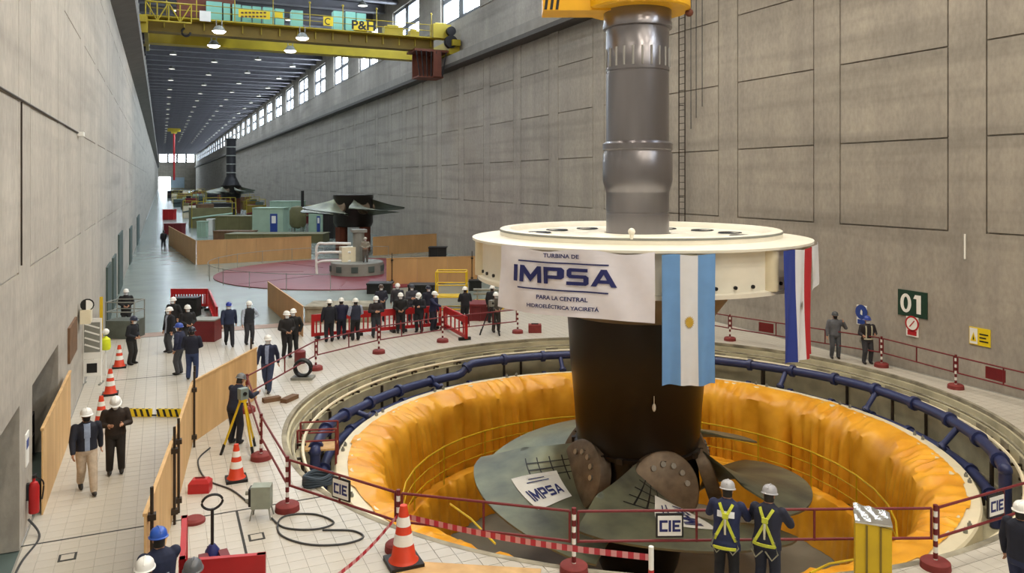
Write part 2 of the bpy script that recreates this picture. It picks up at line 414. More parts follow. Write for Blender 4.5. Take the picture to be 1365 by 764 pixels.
# crane runway ledges
mb = MB(); mb.add([(XR+.1, Y0, ZK+.3), (XR-1.0, Y0, ZK+.3), (XR-1.0, Y0, ZK+1.0), (XR+.1, Y0, ZK+1.0), (XR+.1, Y1, ZK+.3), (XR-1.0, Y1, ZK+.3), (XR-1.0, Y1, ZK+1.0), (XR+.1, Y1, ZK+1.0)],
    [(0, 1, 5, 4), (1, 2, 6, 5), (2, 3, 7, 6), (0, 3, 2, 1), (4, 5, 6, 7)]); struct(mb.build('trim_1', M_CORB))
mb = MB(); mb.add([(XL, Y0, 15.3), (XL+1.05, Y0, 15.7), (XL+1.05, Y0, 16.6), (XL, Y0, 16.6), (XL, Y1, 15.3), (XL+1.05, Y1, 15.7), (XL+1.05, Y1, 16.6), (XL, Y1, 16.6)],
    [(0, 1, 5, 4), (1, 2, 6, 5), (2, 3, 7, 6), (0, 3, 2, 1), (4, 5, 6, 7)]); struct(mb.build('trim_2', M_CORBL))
mb = MB(); mb.box((XL+.9, (Y0+Y1)/2, 16.72), (.16, Y1-Y0, .24)); t3 = struct(mb.build('trim_3', M_STEEL2))
mb = MB(); mb.box((XR-.4, (Y0+Y1)/2, ZK+1.1), (.14, Y1-Y0, .2)); struct(mb.build('trim_4', M_CORB))
MB().box((XR-.45, (Y0+Y1)/2, ZK+.15), (1.1, Y1-Y0, .3)).build('underside_shade', mat('ledge_shade', '4b4743', .7, var=.1), bpy.data.objects['trim_1'])  # added dark strip: paints the shade below the right ledge
# left wall with two stair openings
mb = MB(); segs = [(Y0, OPN[0][0]), (OPN[0][1], OPN[1][0]), (OPN[1][1], Y1)]
for a, b in segs: mb.box((XL-.43, (a+b)/2, OZ/2), (.8, b-a, OZ))
mb.box((XL-.43, (Y0+Y1)/2, (OZ+ZC)/2), (.8, Y1-Y0, ZC-OZ))
wall_left = struct(mb.build('wall_left', M_WALLL)); wall_panels(wall_left, XL, 1, M_WALLL, .035, .03, OPN)
for a, b in OPN:
    mb = MB(); cy = (a+b)/2; mb.box((XL-2.0, cy, OZ/2), (.1, b-a+.4, OZ)); mb.box((XL-1.4, a-.1, OZ/2), (1.3, .1, OZ)); mb.box((XL-1.4, b+.1, OZ/2), (1.3, .1, OZ)); mb.box((XL-1.4, cy, OZ+.05), (1.3, b-a+.4, .1)); mb.box((XL-1.03, cy, -.06), (2.06, b-a+.4, .09))
    mb.build('stair_recess', M_TEAL, wall_left)
    mb = MB()
    for z in (.5, 1.0): mb.tube((XL-.5, a+.1, z), (XL-.5, b-.1, z), .025)
    for k in range(4): mb.tube((XL-.5, a+.1+(b-a-.2)*k/3, 0), (XL-.5, a+.1+(b-a-.2)*k/3, 1.0), .025)
    mb.build('stair_railing', M_DARKM, wall_left)
# end walls, ceiling
mb = MB()
mb.box((10.56, Y1+.4, 10), (XR-XL, .8, 20.6)); mb.box((10.56, Y1+.4, (26.0+ZC)/2), (XR-XL, .8, ZC-26))
for k in range(5): mb.box((XL+.5+k*6.15, Y1+.4, 23), (1.5 if k else 1.0, .8, 6.2))
wall_end = struct(mb.build('wall_end', M_WALLR))
for k in range(4):
    mb = MB(); mb.box((XL+.5+3.08+k*6.15, Y1+.3, 23.1), (4.7, .1, 5.7)); struct(mb.build('window_%d' % (len(WY)+k+1), M_GLASS))
mb = MB(); mb.box((2.2, Y1-.1, 4.6), (7.4, .2, 9.2)); struct(mb.build('door_1', M_GLASS))
mb = MB(); mb.box((11, Y1-.3, 5), (9, .3, 8)); struct(mb.build('door_2', mat('gate_blue', '9fb0c2', .6)))
mb = MB(); mb.box((10.56, Y0-.4, ZC/2), (XR-XL, .8, ZC)); struct(mb.build('wall_back', M_WALLR))
mb = MB(); mb.box((10.56, (Y0+Y1)/2, ZC+.15), (XR-XL, Y1-Y0, .3)); ceiling = struct(mb.build('ceiling', M_CEIL))
bm_ = MB(); bm_.box((0, 0, .55), (XR-XL, .12, .9)); bm_.box((0, 0, .06), (XR-XL, .8, .12)); bm_ = bm_.mesh('beam', M_BEAM)
by = Y0+2
while by < Y1: obj('beam', bm_, ceiling, (10.56, by, ZC-1.0)); by += 5.4

# --- ceiling lamps
lm = MB(); lm.lathe([(.05, .55), (.12, .5), (.2, .42), (.5, .12), (.52, 0)], 16); lm = lm.mesh('lamp_housing', M_GREY, True)
lg = MB(); lg.lathe([(.5, .03), (0, .0)], 16); lgm = lg.mesh('lamp_glass', M_LAMP); lgf = lg.mesh('lamp_glass_far', M_LAMPF)
ld = bpy.data.lights.new('lamp_light', 'AREA'); ld.shape = 'DISK'; ld.size = .95; ld.energy = LAMP_W; ld.color = LAMP_COL
ldf = ld.copy(); ldf.energy = 430; ldf.color = (.78, .89, 1)
for iy in range(38):
    for ix, x in enumerate((1.6, 7.6, 13.6, 19.6)):
        y = Y0+2+5.4*(3*iy+1+(ix % 2))
        if y > 420: continue
        o = thing('ceiling_lamp', 'round high-bay lamp hanging from the dark ceiling beams', 'lamp', (x, y, ZC-1.55), group='high-bay ceiling lamps')
        obj('lamp_housing', lm, o); nearl = y < 42
        obj('lamp_glass', lgm if nearl else lgf, o)
        if nearl or y < 330:
            l = bpy.data.objects.new('lamp_light', ld if nearl else ldf); COL.objects.link(l); l.parent = o; l.location.z = -.03

# ================================================================== PIT
PCX, PCY = PC.x, PC.y
VA = math.atan2(-PCY, -PCX)                   # azimuth from the pit towards the camera
def pol(az, r, z): return Vector((PCX+r*math.cos(az), PCY+r*math.sin(az), z))
def az_px(deg): return VA+math.radians(deg)   # 0 = towards the camera, + = to the right in the picture
mb = MB(); mb.lathe([(PR+.5, ZG), (PR, ZG), (PR, -.1), (PR-.16, -.1), (PR-.16, -.32), (PR-.3, -.32), (PR-.3, -.62), (PR-.42, -.62), (PR-.42, -1.85), (8.3, -1.85), (8.3, -5.5), (0, -5.5)], 128, PC)
pit = struct(mb.build('trim_5', M_PITW, smooth=True)); pit['label'] = 'round concrete turbine pit with stepped rim'
mb = MB(); mb.lathe([(PR+.02, .004), (PR+.0, .012), (PR-.1, .012), (PR-.1, -.08), (PR, -.09)], 128, PC); mb.build('rim_angle', M_RIM, pit, True)
mb = MB(); mb.lathe([(0, -5.2), (6.6, -5.2), (6.6, -5.45)], 64, PC); mb.build('pit_floor', M_PITF, pit)
# conduit rails below the rim
mb = MB(); N = 120
mb.path([pol(2*PI*i/N, PR-.5, -.42) for i in range(N)], .045, 6, closed=True); mb.build('conduit', M_CREAM2, pit, True)
mb = MB(); mb.path([pol(2*PI*i/N, PR-.24, -.27) for i in range(N)], .03, 6, closed=True); mb.build('conduit', M_RIM, pit, True)
brk = MB(); brk.box((0, 0, 0), (.3, .06, .06)); brk.box((.1, 0, -.3), (.05, .05, .55)); brk = brk.mesh('bracket', M_TUBE)
for i in range(56): a = 2*PI*i/56; obj('bracket', brk, pit, pol(a, PR-.42, -.5), a)
plt = MB(); plt.box((0, 0, 0), (.03, .5, .24)); plt = plt.mesh('cover_plate', M_RIM)
for i in range(44): a = 2*PI*(i+.5)/44; obj('cover_plate', plt, pit, pol(a, PR-.31, -.46), a)
mb = MB()
for i in range(18):
    a = 2*PI*(i+.3)/18
    mb = MB(); mb.tube(pol(a, PR-.45, -.65), pol(a, PR-.45, -1.84), .05)
    mb.build('vertical_pipe', M_TUBE, pit, True)
mb = MB(); mb.lathe([(PR-.44, -1.55), (PR-.5, -1.55), (PR-.5, -1.62), (PR-.44, -1.62)], 96, PC); mb.build('pour_ledge', M_RIM, pit)

# blue pipe loops
def pipe_loop(r, z, label, jog, rad):
    o = thing('ring_pipe', label, 'pipe', (PCX, PCY, -1.85), group='blue ring pipes in the pit')
    pts = []
    for i in range(145):
        d = 74+(360-74-70)*i/144; d = d if d <= 180 else d-360; dz = jog(d); pts.append(pol(az_px(d), r, z+dz)-Vector((PCX, PCY, -1.85)))
    dr = [Vector((q.x, q.y, z_)) for q, z_ in ((pts[0], .02), (pts[-1], .02))]
    MB().path(pts, rad, 10).build('pipe_run', M_BLUEP, o, True)
    for q, e_ in zip(dr, (pts[0], pts[-1])): MB().tube(q, e_, rad*.95, n=10).sphere(e_, rad*1.1, 10, 8).build('drop_pipe', M_BLUEP, o, True)
    for i in range(3, 145, 7):
        p = pts[i]; q = (pts[i+1]-pts[i-1]).normalized() if i < 144 else (pts[i]-pts[i-1]).normalized()
        MB().tube(p-q*.07, p+q*.07, rad*1.45, n=12).build('flange', M_BLUEP, o, True)
    for i in range(6, 145, 22):
        p = pts[i]; MB().tube((p.x, p.y, .0), p, .05).build('pipe_support', M_TUBE, o)
    return o
def sm(d, a, b): t = max(0, min(1, (d-a)/(b-a))); return t*t*(3-2*t)
jogA = lambda d: (.17-.35*sm(d, -136, -132)+.15*sm(d, -100, -85)) if d < 0 else .17+.12*sm(180-d, 20, 60)
pipe_loop(9.05, -.72, 'upper blue water pipe running round the turbine pit wall', jogA, .15)
pipe_loop(8.85, -1.3, 'lower blue water pipe running round the pit behind the cream ring', lambda d: 0, .13)
for k, d in enumerate((-97, -124, -160, 168, 143, 120, 96)):
    a = az_px(d); mb = MB(); z_ = -.72+jogA(d); mb.tube(pol(a, 9.0, z_-.05), pol(a, 8.52, -1.05), .085, n=10); mb.tube(pol(a, 8.6, -1.0), pol(a, 8.53, -1.05), .14, n=10)
    tag(mb.build('branch_pipe', M_BLUEP, None, True), 'blue branch pipe to the cream ring, %s of seven' % ('leftmost', 'second from left', 'third from left', 'fourth from left', 'third from right', 'second from right', 'rightmost')[k], 'pipe', 'blue branch pipes')

# cream discharge ring
ring = thing('pit_ring', 'cream painted steel ring around the orange tarpaulin', 'ring', (PCX, PCY, -1.85))
MB().lathe([(8.54, 0), (8.54, .72), (8.5, .77), (8.1, .77), (8.06, .73), (8.06, 0)], 128).build('ring_body', M_CREAM2, ring, True)
nutm = MB(); nutm.tube((0, 0, 0), (0, 0, .07), .05, n=6); nutm.tube((0, 0, .07), (0, 0, .12), .025, n=6); nutm = nutm.mesh('stud', M_GREY)
for i in range(32):
    a = 2*PI*(i//2*2+.25*(i%2))/32; obj('stud', nutm, ring, (8.4*math.cos(a), 8.4*math.sin(a), .77))

# orange tarpaulin, upper drape and lower curtain
rnd = random.Random(3)
ph = [(rnd.uniform(0, 6.28), rnd.choice((7, 11, 17, 23, 31, 43)), rnd.uniform(.4, 1)) for _ in range(9)]
def fold(a, hi=1.0):
    return sum(w_*math.sin(n_*a+p_) for p_, n_, w_ in ph)/4 * hi + .35*hi*math.sin(61*a+3*math.sin(5*a)) + .25*math.sin(97*a+2*math.sin(9*a))
def ridge(x): return 1-abs(math.sin(x))            # sharp creases
def drape(a, j, r, z):
    t = fold(a); cr_ = ridge(23*a+2*math.sin(7*a))-.4; c2 = ridge(47*a+3*math.sin(11*a)+.12*j)-.4
    edge = .10*math.sin(17*a+1.5*math.sin(5*a))+.06*t
    if j == 0: return r+.10*max(0, math.sin(13*a+2*math.sin(4*a)))*(1 if math.sin(31*a) > .2 else .2), z+.02*c2
    if j <= 3: return r, z+.09*cr_+.08*c2+.04*math.sin(39*a+j*1.7)
    if j == 4: return r+.03*c2, z+edge*.6+.04*c2
    if j == 5: return r-.03*t+.04*cr_, z+edge
    k = min(1, (j-5)/4)
    return r+k*(.15*cr_+.13*c2+.06*t), z+edge*(1-k)
mb = MB()
mb.lathe([(8.2, -1.05), (7.95, -1.07), (7.75, -1.12), (7.55, -1.2), (7.36, -1.32), (7.26, -1.46), (7.2, -1.66), (7.16, -1.9), (7.13, -2.2), (7.1, -2.6), (7.08, -3.1), (7.05, -3.62)], 900, wob=drape)
t1 = tag(mb.build('tarpaulin_curtain', M_TARP, None, True, loc=(PCX, PCY, 0)), 'bright orange tarpaulin draped over the inside of the cream pit ring', 'tarpaulin')
mb = MB()
mb.lathe([(6.98, -3.55), (6.85, -3.56), (6.68, -3.6), (6.6, -3.75), (6.55, -4.2), (6.5, -4.7), (6.44, -5.19)], 600, wob=lambda a, j, r, z: (r+(.05*fold(a+.3)+.05*(ridge(31*a+2*math.sin(6*a))-.4))*(j > 2), z+.015*fold(a)*(j < 3)))
tag(mb.build('lower_tarpaulin', M_TARP, None, True, loc=(PCX, PCY, 0)), 'lower orange tarpaulin hanging to the pit floor below the guard rail', 'tarpaulin')
mb = MB(); mb.lathe([(8.06, -3.68), (6.75, -3.68), (6.75, -3.9), (8.06, -3.9)], 96, PC, close=True); mb.build('pit_ledge', M_PITW, pit, True)
# inner guard rail
gr = thing('pit_guard_rail', 'thin yellow guard rail standing inside the orange tarpaulin', 'railing', (PCX, PCY, -3.58))
RA = [az_px(d) for d in range(52, 321, 9)]
for z, r in ((1.25, .028), (.85, .018), (.45, .018)):
    MB().path([(6.74*math.cos(a), 6.74*math.sin(a), z) for a in RA], r, 6).build('rail', M_YEL, gr, True)
for a in RA[::2]: MB().tube((6.74*math.cos(a), 6.74*math.sin(a), 0), (6.74*math.cos(a), 6.74*math.sin(a), 1.25), .025).build('post', M_YEL, gr)

# ================================================================== TURBINE
tb = thing('turbine', 'huge water turbine with steel shaft, cream head cover and bronze blades in the pit', 'turbine', (PCX, PCY, 0))
def tl(az, r, z): return Vector((r*math.cos(az), r*math.sin(az), z))
SR = .9
sh = MB().lathe([(0, 4.7), (SR, 4.7), (SR, 5.55), (SR-.012, 5.56), (SR-.012, 5.6), (SR, 5.61), (SR, 6.15), (SR+.015, 6.2), (SR+.1, 6.5), (SR+.1, 7.25), (SR+.06, 7.32), (SR+.06, 7.36), (SR+.1, 7.4), (SR+.1, 7.56), (SR+.02, 7.62), (SR, 7.63), (SR, 9.6), (SR-.015, 9.61), (SR-.015, 9.64), (SR+.012, 9.65), (SR+.012, 10.3), (SR, 10.32), (SR, 10.85)], 64).build('shaft', M_STEEL, tb, True)
MB().lathe([(SR, 10.85), (SR+.09, 10.88), (SR+.09, 11.0), (SR+.07, 11.05), (SR+.07, 11.8)], 64).build('shaft_flange', M_STEEL, tb, True)
MB().lathe([(SR+.1, 7.555), (SR+.06, 7.585), (SR, 7.6)], 64).build('shaft_band', M_STEEL2, sh, True)
sh_b = MB()
for i in range(22):
    a = 2*PI*i/22; q = tl(a, SR+.01, 0); MB().tube((q.x, q.y, 9.75), (q.x, q.y, 10.28), .035, n=6).build('shaft_bolt', M_STEEL2, sh)
# head cover
hc = MB().lathe([(4.77, 4.84), (4.77, 4.9), (4.05, 4.93), (3.98, 4.96), (3.98, 5.12), (3.95, 5.14), (3.7, 5.14), (3.66, 5.1), (3.6, 4.98), (2.2, 4.92), (1.5, 4.9), (1.35, 5.0), (1.1, 5.02), (.95, 5.0), (.95, 4.6)], 128).build('head_cover', M_CREAM, tb, True)
MB().lathe([(3.99, 5.07), (3.985, 5.12), (3.97, 5.128)], 128).build('cover_ring_edge', M_GREY, hc, True)
MB().lathe([(4.77, 4.84), (4.5, 4.82), (4.5, 3.86), (4.62, 3.84), (4.62, 3.74), (2.4, 3.6)], 128).build('cover_skirt', M_CREAM, tb, True)
holem = MB(); holem.lathe([(0, .006), (.28, .006), (.33, .03), (.36, .0)], 20); holem = holem.mesh('access_hole', M_DARKM, True)
for i in range(14):
    a = 2*PI*(i+.5)/14; obj('access_hole', holem, hc, tl(a, 2.9, 4.95))
for i in range(12):
    a = 2*PI*i/12+.2
    MB().tube(tl(a, 4.5, 3.84), tl(a, 4.5, 4.82), .2, n=14).build('cover_column', M_CREAM2, hc, True)
bolt = MB(); bolt.tube((0, 0, 0), (.06, 0, 0), .045, n=8); bolt = bolt.mesh('skirt_bolt', M_DARKM)
for i in range(54):
    a = 2*PI*i/54; obj('skirt_bolt', bolt, hc, tl(a, 4.49, 3.98), a)
hk = MB(); hk.tube(tl(az_px(-2), 3.95, 5.1), tl(az_px(-2), 3.95, 5.25), .05); hk.sphere(tl(az_px(-2), 3.95, 5.28), .09); hk.build('lifting_eye', M_CREAM, hc, True)
# dark cone
MB().lathe([(2.9, 3.72), (2.85, 3.6), (2.2, 2.75), (2.03, 2.7)], 96).build('support_cone', M_HUBF, tb, True)
dc = MB().lathe([(2.06, 3.7), (2.04, 2.9), (1.95, 1.5), (1.82, .1), (1.78, -.55), (1.74, -.95), (1.82, -.98), (1.82, -1.08), (1.6, -1.1)], 96).build('bearing_cone', M_HUB, tb, True)
nb = MB(); nb.box((0, 0, 0), (.1, .16, .14)); nb = nb.mesh('clamp_block', M_TUBE)
for i in range(20): a = 2*PI*i/20+.1; obj('clamp_block', nb, dc, tl(a, 1.84, -1.02), a)
tgp = tl(az_px(13), 1.93, .55); MB().sphere((tgp.x, tgp.y, .5), (.05, .05, .11), 10, 6).tube((tgp.x, tgp.y, .6), (tgp.x, tgp.y, .8), .01).build('hanging_tag', M_WHITE, dc, True)
hub = MB().lathe([(1.6, -1.05), (1.62, -1.3), (1.72, -1.7), (1.76, -2.1), (1.72, -2.6), (1.5, -3.1), (1.35, -3.3), (1.32, -3.6), (1.15, -4.4), (.9, -5.0), (0, -5.18)], 64).build('runner_hub', M_HUB, tb, True)
# blades
def blade(az):
    RT, RB = 4.73, 1.9; ZB = -1.86
    def fn(u, v):            # u radial, v chordwise (v 0 = high edge)
        c = (v-.5)*2; r = RB+(RT-RB)*u
        half = math.radians(22+17*min(1, u*1.9)**.8)
        r -= .9*max(0, abs(c)-.8)**1.3*u
        z = ZB - c*(.5*(1-u)**1.4+.36) - .25*u*u + .1*(1-c*c)*u
        return tl(az+c*half, r, z)
    mb = MB(); mb.grid(lambda u, v: fn(u, v), 18, 20)
    th = lambda u, v: .03+.17*(1-u)*(1-(2*v-1)**2)+.02
    mb.grid(lambda u, v: fn(u, v)-Vector((0, 0, th(u, v))), 18, 20)
    def edge(fa, n): mb.grid(lambda t, s_: fa(t)-Vector((0, 0, s_*th(*fa.uv(t)))), n, 1)
    for uv in ((lambda t: (t, 0)), (lambda t: (t, 1)), (lambda t: (1, t)), (lambda t: (0, t))):
        mb.grid(lambda t, s_, uv=uv: fn(*uv(t))-Vector((0, 0, s_*th(*uv(t)))), 20, 1)
    return mb, fn
for k, d in enumerate((-51, 21, 93, 165, 237)):
    az = az_px(d); mb, fn = blade(az); bo = mb.build('blade', M_BLADE, tb, True, clean=True)
    # trunnion cover with bolt heads
    nrm = tl(az, math.cos(.32), math.sin(.32)); rot = nrm.to_track_quat('Z', 'Y').to_matrix()
    cen = tl(az, 2.0, -1.62)
    up_ = rot.transposed() @ Vector((0, 0, 1)); BR = Matrix.Rotation(math.atan2(-up_.x, up_.y), 3, 'Z')
    tm_ = MB().lathe([(0, .1), (.86, .1), (.93, .06), (.95, -.02), (.95, -.3)], 40); tm_.v = [tuple(rot @ Vector(p)+cen) for p in tm_.v]
    to = tm_.build('trunnion_cover', M_TRUN, tb, True)
    for i in range(5):
        a = math.radians(-30+28*i); q = rot @ (BR @ Vector((.6*math.sin(a), .6*math.cos(a), .1))); q2 = rot @ (BR @ Vector((.6*math.sin(a), .6*math.cos(a), .15)))
        MB().tube(cen+q, cen+q2*.97+q*.03, .075, n=10).build('cover_bolt', M_STEEL2, to, True)
    if k in (0, 1):
        def sp(s_, t, off=.02):   # sticker coordinates -> blade surface, s 0..1 across, t 0..1 radial
            return fn(.22+.5*t*.9, .62-.30*s_) + Vector((0, 0, off))
        sp2 = lambda s_, t, off=.02: sp(s_, t, off)
        so = MB().grid(lambda a, b: sp(a, b), 8, 8).build('sticker', M_WHITE, bo)
        vsx, fsx = T_IMPSA; tx = MB().add([sp(.36+y/2.2, .5-x/5.6, .034) for x, y in vsx], fsx); tx.build('sticker_lettering', M_NAVYP, so)
        for q_, l_ in ((.72, .5), (.82, .35)): MB().grid(lambda a, b, q_=q_, l_=l_: sp(q_+.03*b, .5+(a-.5)*l_, .034), 6, 1).build('sticker_line', M_NAVYP, so)
        for q_ in (.15, .3, .45): MB().grid(lambda a, b, q_=q_: fn(.05+.42*a, q_*.5+.12+.012*b)+Vector((0, 0, .012)), 12, 1).build('marking_line', M_BLACK, bo)
        for q_ in (.12, .24, .36, .47): MB().grid(lambda a, b, q_=q_: fn(q_+.012*b, .14+.3*a)+Vector((0, 0, .012)), 12, 1).build('marking_line', M_BLACK, bo)

# lifting beam on top of the shaft
lb = thing('lifting_beam', 'yellow lifting plate and beam gripping the top of the turbine shaft', 'lifting beam', (PCX, PCY, 11.2))
MB().lathe([(.93, .18), (1.45, .18), (1.5, .22), (1.5, .62), (1.4, .66), (.3, .66)], 48).build('round_plate', M_ORY, lb, True)
e = Vector((-CT, ST, 0)); n2 = Vector((ST, CT, 0))
R3 = Matrix((e, n2, Vector((0, 0, 1)))).transposed()
MB().box((e*1.75)+Vector((0, 0, .6)), (2.0, 1.0, .95), M=R3).build('beam_arm', M_ORY, lb)
MB().box((-e*1.0)+Vector((0, 0, 1.1)), (2.2, 1.0, .8), M=R3).build('beam_arm', M_ORY, lb)
for k in range(3):
    MB().add([e*(2.74-.16*k-.02+dx_)-n2*.506+Vector((0, 0, z_)) for dx_, z_ in ((0, .14), (-.08, .14), (-.2, 1.06), (-.12, 1.06))], [(0, 1, 2, 3)]).build('hazard_stripe', M_BLACK, lb)
MB().box((e*.0)+Vector((0, 0, 1.5)), (1.2, 1.4, 1.0), M=R3).build('hook_housing', M_ORY, lb)
MB().sphere((-e*1.45)+Vector((0, 0, .12))-n2*.2, .12).tube((-e*1.45)+Vector((0, 0, .15))-n2*.2, (-e*1.45)+Vector((0, 0, .4))-n2*.2, .05).build('shackle', M_RUST, lb, True)
for k in (-1, 1): MB().tube((e*.35*k)+Vector((0, 0, 2.0)), (e*.35*k)+Vector((0, 0, ZC-12.2)), .05).build('wire_rope', M_DARKM, lb)

# ------------------------------------------------------------------ banner and flags on the head cover rim
def rim_pos(px): # azimuth where the pixel column crosses the front of the rim (R 4.8)
    u = (px-CX)/F; d = Vector((u*CT+ST, -u*ST+CT)); d.normalize()
    o = -C2; b = o.dot(d); c = o.dot(o)-4.84**2; disc = b*b-c
    t = -b-math.sqrt(max(disc, 0)); q = d*t-C2
    return math.atan2(q.y, q.x)
aL, aR = rim_pos(668), rim_pos(873)
def bann(s_, t, off=0.0):       # s 0..1 left to right, t 0..1 top to bottom
    az = aL+(aR-aL)*s_
    rr = 4.84+off+.05*t+.035*math.sin(9*s_+2*t)*t+.02*math.sin(23*s_-5*t)
    z = 4.86-(1.52+.06*s_+.03*math.sin(7*s_))*t + (.05 if t < .01 else 0)*math.sin(13*s_)
    return Vector((PCX, PCY, 0))+tl(az, rr, z)
bn = tag(MB().grid(bann, 40, 14).build('banner', mat('banner_cloth', 'e6e4ee', .6, var=.03, scale=4), None, True), 'white cloth banner with large navy lettering hung on the head cover rim', 'banner')
bw = abs(aR-aL)*4.84
for (vsx, fsx), cy, sc in ((T_B1, .09, .5), (T_IMPSA, .39, .60), (T_B2, .735, .52), (T_B3, .87, .47)):
    MB().add([bann(.47+x*sc/bw, cy-y*sc/1.68, .035) for x, y in vsx], fsx).build('lettering', M_NAVYP, bn)
for q in (.185, .60): MB().grid(lambda a, b, q=q: bann(.17+.58*a, q+.022*b, .02), 24, 1).build('printed_line', M_NAVYP, bn)
M_FB = mat('flag_blue', '6f9fd8', .65, var=.06, scale=2); M_FW = mat('flag_white', 'e4e6ec', .65, var=.03)
M_PB = mat('flag_navy', '2b3f96', .65, var=.05); M_PRd = mat('flag_red', 'b8242e', .65, var=.05)
def flag(px0, px1, ztop, zbot, mats, name, label, wav, extra=0.0):
    a0, a1 = rim_pos(px0), rim_pos(px1)
    def fn(s_, t, off=0.0):
        az = a0+(a1-a0)*s_; rr = 4.87+off+wav*math.sin(16*s_+2.5*t)*(.3+t)+extra*t*s_
        return Vector((PCX, PCY, 0))+tl(az, rr, ztop-(ztop-zbot)*t+.02*math.sin(8*s_))
    o = MB().grid(fn, 30, 16, mi=lambda s_, t: min(2, int(s_*3))).build(name, mats, None, True)
    return tag(o, label, 'flag'), fn
fo, ff = flag(882, 953, 4.82, 1.86, [M_FB, M_FW, M_FB], 'flag', 'sky blue and white flag with golden sun hanging from head cover', .045)
sv = [(0, 0)]+[((.15 if i % 2 else .1)*math.cos(PI*i/16), (.15 if i % 2 else .1)*math.sin(PI*i/16)) for i in range(32)]
MB().add([ff(.5+x/1.45, .51+y/2.9, .02) for x, y in sv], [(0, 1+i, 1+(i+1) % 32) for i in range(32)]).build('sun_emblem', M_GOLD, fo)
fo, ff = flag(1043, 1081, 4.82, 2.1, [M_PB, M_FW, M_PRd], 'flag', 'blue, white and red flag bunched up at right of head cover', .05)
MB().add([ff(.5+x*.9/1.4, .5+y/2.9, .035) for x, y in sv], [(0, 1+i, 1+(i+1) % 32) for i in range(32)]).build('round_emblem', M_GREY, fo)
a0, a1 = rim_pos(1081), rim_pos(1089.5)
tag(MB().grid(lambda s_, t: Vector((PCX, PCY, 0))+tl(a0+(a1-a0)*s_*1.4, 4.86+.04*math.sin(9*s_+3*t)*t, 4.84-(1.15-.2*s_)*t), 10, 8).build('cloth_end', M_FW, None, True), 'white loose cloth end hanging right of the red flag stripe', 'cloth')

# ================================================================== OVERHEAD CRANE
def onY(x, y, Y):
    u = (x - CX) / F; v = (y - VY) / F; dx, dy = u*CT+ST, -u*ST+CT; k = Y/dy
    return Vector((k*dx, Y, CAMH-k*v))
CY = 64.0
cr = thing('bridge_crane', 'yellow overhead bridge crane spanning the hall', 'crane', (0, 0, 16.8))
def cpart(name, m, fn, parent=None, smooth=False):
    mb = MB(); fn(mb); mb.v = [(a, b, c-16.8) for a, b, c in mb.v]; return mb.build(name, m, parent or cr, smooth)
for yy, m_ in ((CY+.5, M_SHADE_OCHRE), (CY+6.0, M_CRANE)):  # front girder has its shade painted in, rear one keeps the lit yellow
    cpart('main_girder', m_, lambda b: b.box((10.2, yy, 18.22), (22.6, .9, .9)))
    cpart('girder_flange', m_, lambda b: (b.box((10.2, yy-.03, 17.76), (22.6, 1.15, .08))))
cpart('walkway', M_CRANE, lambda b: b.box((10.2, CY-.3, 18.72), (22.8, 1.1, .1)))
for k in range(16): cpart('girder_stiffener', M_CRANE, lambda b: b.box((.2+k*1.4, CY-.02, 18.35), (.08, .2, .66)))
for x, s_ in ((-1.35, 0), (22.95, 1)):
    cpart('end_truck', M_CRANE, lambda b: (b.box((x, CY+3.2, 17.95), (.9, 9.0, 1.2)), b.box((x, CY-1.4, 18.3), (.7, .8, .5))))
    for yy in (CY-.6, CY+.8, CY+5.6, CY+7.0): cpart('wheel', M_DARKM, lambda b: b.tube((x-.2, yy, 17.25), (x+.2, yy, 17.25), .42, n=16), smooth=True)
mk = [onY(px, 20, CY-.8).x for px in (200, 222, 262, 313, 364, 413, 457, 502, 575)]
for x in mk: cpart('railing_post', M_CRANE, lambda b: (b.tube((x, CY-.8, 18.75), (x, CY-.8, 20.7), .04), b.sphere((x, CY-.8, 20.75), .1)))
for z in (19.3, 19.8): cpart('railing_rail', M_CRANE, lambda b: b.tube((-.8, CY-.8, z), (22.4, CY-.8, z), .03))
for a, b_, t0, t1 in ((275, 296, 1, 27), (298, 307, 4, 25), (310, 321, 5, 27), (323, 335, 7, 28), (337, 348, 8, 29), (351, 365, 9, 31), (367, 379, 11, 33), (389, 404, 13, 36), (445, 458, 14, 39), (461, 474, 15, 40), (476, 488, 17, 41)):
    p, q = onY(a, t0, CY+.6), onY(b_, t1, CY+.6)
    cpart('electrical_cabinet', M_CYAN, lambda b: b.box(((p.x+q.x)/2, CY+1.1, (p.z+18.7)/2), (q.x-p.x, .9, p.z-18.7)))
def cplate(name, m, a, b_, t0, t1, Y=CY-.9):
    p, q = onY(a, t0, Y), onY(b_, t1, Y); return cpart(name, m, lambda b: b.box(((p.x+q.x)/2, Y, (p.z+q.z)/2), (q.x-p.x, .05, p.z-q.z)))
pl = cplate('maker_sign', M_SIGNY, 469, 500, 27, 42); p, q = onY(469, 27, CY-.93), onY(500, 42, CY-.93)
vsx, fsx = T_PH; cpart('sign_lettering', M_BLACK, lambda b: b.add([((p.x+q.x)/2+x*.88, CY-.94, (p.z+q.z)/2+y*1.0) for x, y in vsx], fsx), pl)
pl = cplate('warning_sign', M_SIGNY, 318, 360, 12, 26)
for i in range(2):
    for k in range(7): cpart('sign_lettering', M_BROWN, lambda b: b.box((onY(323+k*5, 16+i*5, CY-.94).x, CY-.935, onY(323+k*5, 17+i*5, CY-.94).z), (.19, .02, .13)), pl)
cplate('warning_sign', M_SIGNY, 366, 377, 16, 24)
pl = cplate('tonnage_sign', M_SIGNY, 431, 444, 22, 35); c_ = onY(437.5, 28.5, CY-.95)
